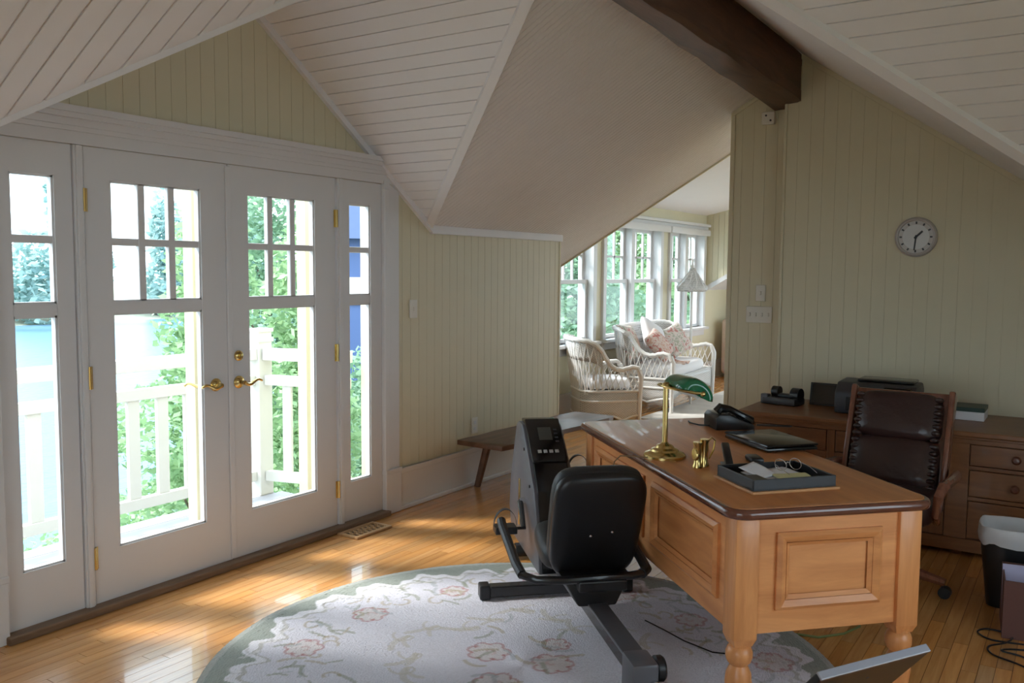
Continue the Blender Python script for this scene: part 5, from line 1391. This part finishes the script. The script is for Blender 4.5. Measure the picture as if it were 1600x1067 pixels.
def tree(name, label, loc, h, blobs, n, size, mat, trunk=0.12, group=None, branches=(), seed=1):
    t = thing(name, label, 'tree', loc, 0, group); rg = np.random.default_rng(seed)
    V, sh = blob_leaves(rg, blobs, n, size)
    o = arrays('foliage', V.tolist(), np.arange(len(V)).reshape(-1, 4).tolist(), mat, t); o['kind'] = 'stuff'
    a = o.data.attributes.new('shade', 'FLOAT', 'POINT'); a.data.foreach_set('value', sh.astype(np.float32))
    if trunk:
        b = B(); b.tube([(0, 0, -0.3), (0.03 * h, 0.0, h * .45), (0.0, 0.02 * h, h * .92)], [trunk, trunk * .7, trunk * .2], 7)
        b.build('trunk', M_bark, t, smooth=True)
    for p0, p1, r in branches: B().tube([p0, p1], [r, r * .4], 6).build('branch', M_bark, t, smooth=True)
    return t
CX, CY = -2.957, -3.656
def at(dx, dy, dist, z): return (CX + dx * dist, CY + dy * dist, z)
# near trees down the slope, right of the view over the lake
def crown(rg, r, z0, z1, k, top=0.35):
    out = []
    for i in range(k):
        u = i / (k - 1); z = z0 + (z1 - z0) * u; rr = r * (1 - (1 - top) * u) * (0.75 + 0.5 * rg.random()); a = rg.uniform(0, 6.3); q = rr * rg.uniform(0.2, 0.6)
        out.append((q * math.cos(a), q * math.sin(a), z, rr * .8, rr * .8, (z1 - z0) / k * 1.6))
    return out
NEAR = [('deciduous_tree', 'leafy green tree closest to the balcony seen through the left french door', (0.612, 0.791), 15.0, -5.0, 7.6, 1.9, 13000, 0.080, M_leaf),
        ('deciduous_tree', 'tall leafy tree filling the right french door', (0.665, 0.747), 21.0, -5.6, 9.4, 2.5, 15000, 0.095, M_leafd),
        ('deciduous_tree', 'leafy tree behind the porch post in the right french door', (0.694, 0.720), 11.5, -4.6, 6.6, 1.15, 9000, 0.07, M_leaf),
        ('deciduous_tree', 'green tree glimpsed through the right sidelight', (0.735, 0.678), 17.0, -4.9, 4.9, 1.5, 7000, 0.09, M_leafd),
        ('cedar_tree', 'dark cedar beyond the left sitting room window', (0.875, 0.484), 25.0, -4.2, 8.5, 2.4, 9000, 0.13, M_leafd),
        ('deciduous_tree', 'bright green tree beyond the middle sitting room windows', (0.902, 0.431), 33.0, -4.2, 9.6, 3.0, 10000, 0.15, M_leaf),
        ('deciduous_tree', 'leafy tree beyond the farthest sitting room window', (0.926, 0.377), 41.0, -4.2, 10.5, 3.2, 10000, 0.17, M_leafd)]
for i, (nm, lb, d, dist, gz_, h, r, n, sz, mt) in enumerate(NEAR):
    rg = np.random.default_rng(50 + i)
    bl = crown(rg, r, h * .22, h * .93, 12)
    br = [((0, 0, h * q), (bl[j][0] * 1.6, bl[j][1] * 1.6, bl[j][2] + .3), 0.05) for j, q in ((2, .25), (4, .4), (6, .5), (8, .6))]
    tree(nm, lb, at(*d, dist, gz_), h, bl, n, sz, mt, 0.15, 'trees close to the house', br, 80 + i)
for i, (dx, dy, dist, gz_, r, lb) in enumerate(((0.560, 0.828, 12.5, -4.6, 1.3, 'low leafy shrub below the railing seen through the left french door'), (0.60, 0.80, 9.0, -4.0, 1.0, 'shrub just under the balcony corner'), (0.645, 0.764, 8.0, -3.9, 1.0, 'dense green shrub below the newel post'), (0.70, 0.714, 8.6, -3.9, 1.0, 'shrub under the right end of the balcony railing'))):
    rg = np.random.default_rng(150 + i); t = thing('shrub', lb, 'shrub', at(dx, dy, dist, gz_), 0, 'shrubs under the balcony')
    bl = [(rg.uniform(-r, r) * .6, rg.uniform(-r, r) * .6, rg.uniform(.4, 2.4), r * .7, r * .7, .8) for _ in range(7)]
    V, sh = blob_leaves(rg, bl, 6000, 0.065)
    o = arrays('foliage', V.tolist(), np.arange(len(V)).reshape(-1, 4).tolist(), M_leaf, t); o['kind'] = 'stuff'
    a = o.data.attributes.new('shade', 'FLOAT', 'POINT'); a.data.foreach_set('value', sh.astype(np.float32))
    B().tube([(0, 0, -.2), (0, 0, 1.6)], [.06, .02], 6).build('stem', M_bark, t)
# far shore treeline
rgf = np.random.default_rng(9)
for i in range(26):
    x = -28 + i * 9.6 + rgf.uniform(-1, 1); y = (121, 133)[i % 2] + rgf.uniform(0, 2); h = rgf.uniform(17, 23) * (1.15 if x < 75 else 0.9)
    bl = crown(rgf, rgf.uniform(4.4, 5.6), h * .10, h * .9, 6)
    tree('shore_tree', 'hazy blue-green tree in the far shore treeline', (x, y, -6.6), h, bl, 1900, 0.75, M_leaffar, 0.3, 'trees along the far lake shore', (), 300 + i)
# neighbouring blue wing
M_blue = plain('slate_blue_siding', (0.08, 0.13, 0.30), 0.6, var=0.05)
M_shingle = plain('dark_blue_roof', (0.05, 0.08, 0.17), 0.8, var=0.15)
t = thing('blue_boathouse', 'slate blue gabled outbuilding glimpsed through the right sidelight', 'building', at(0.7165, 0.6975, 28.0, -4.9))
t.rotation_euler = (0, 0, -0.75)
B().box(0, 1.9, -2.0, 2.0, 0, 7.4).build('wall', M_blue, t); B().box(-.06, 1.95, -2.06, -1.99, 5.4, 6.2).build('belt_course', M_rail, t)
b = B(); b.prism3([(-.35, -2.5, 7.3), (-.35, 2.5, 7.3), (-.35, 0, 9.4)], (2.6, 0, 0)); b.build('roof', M_shingle, t)
b = B(); b.prism3([(-.35, -2.5, 7.3), (-.35, 0, 9.4), (-.35, 0, 9.2), (-.35, -2.4, 7.15)], (-0.06, 0, 0)); b.build('bargeboard', M_rail, t)
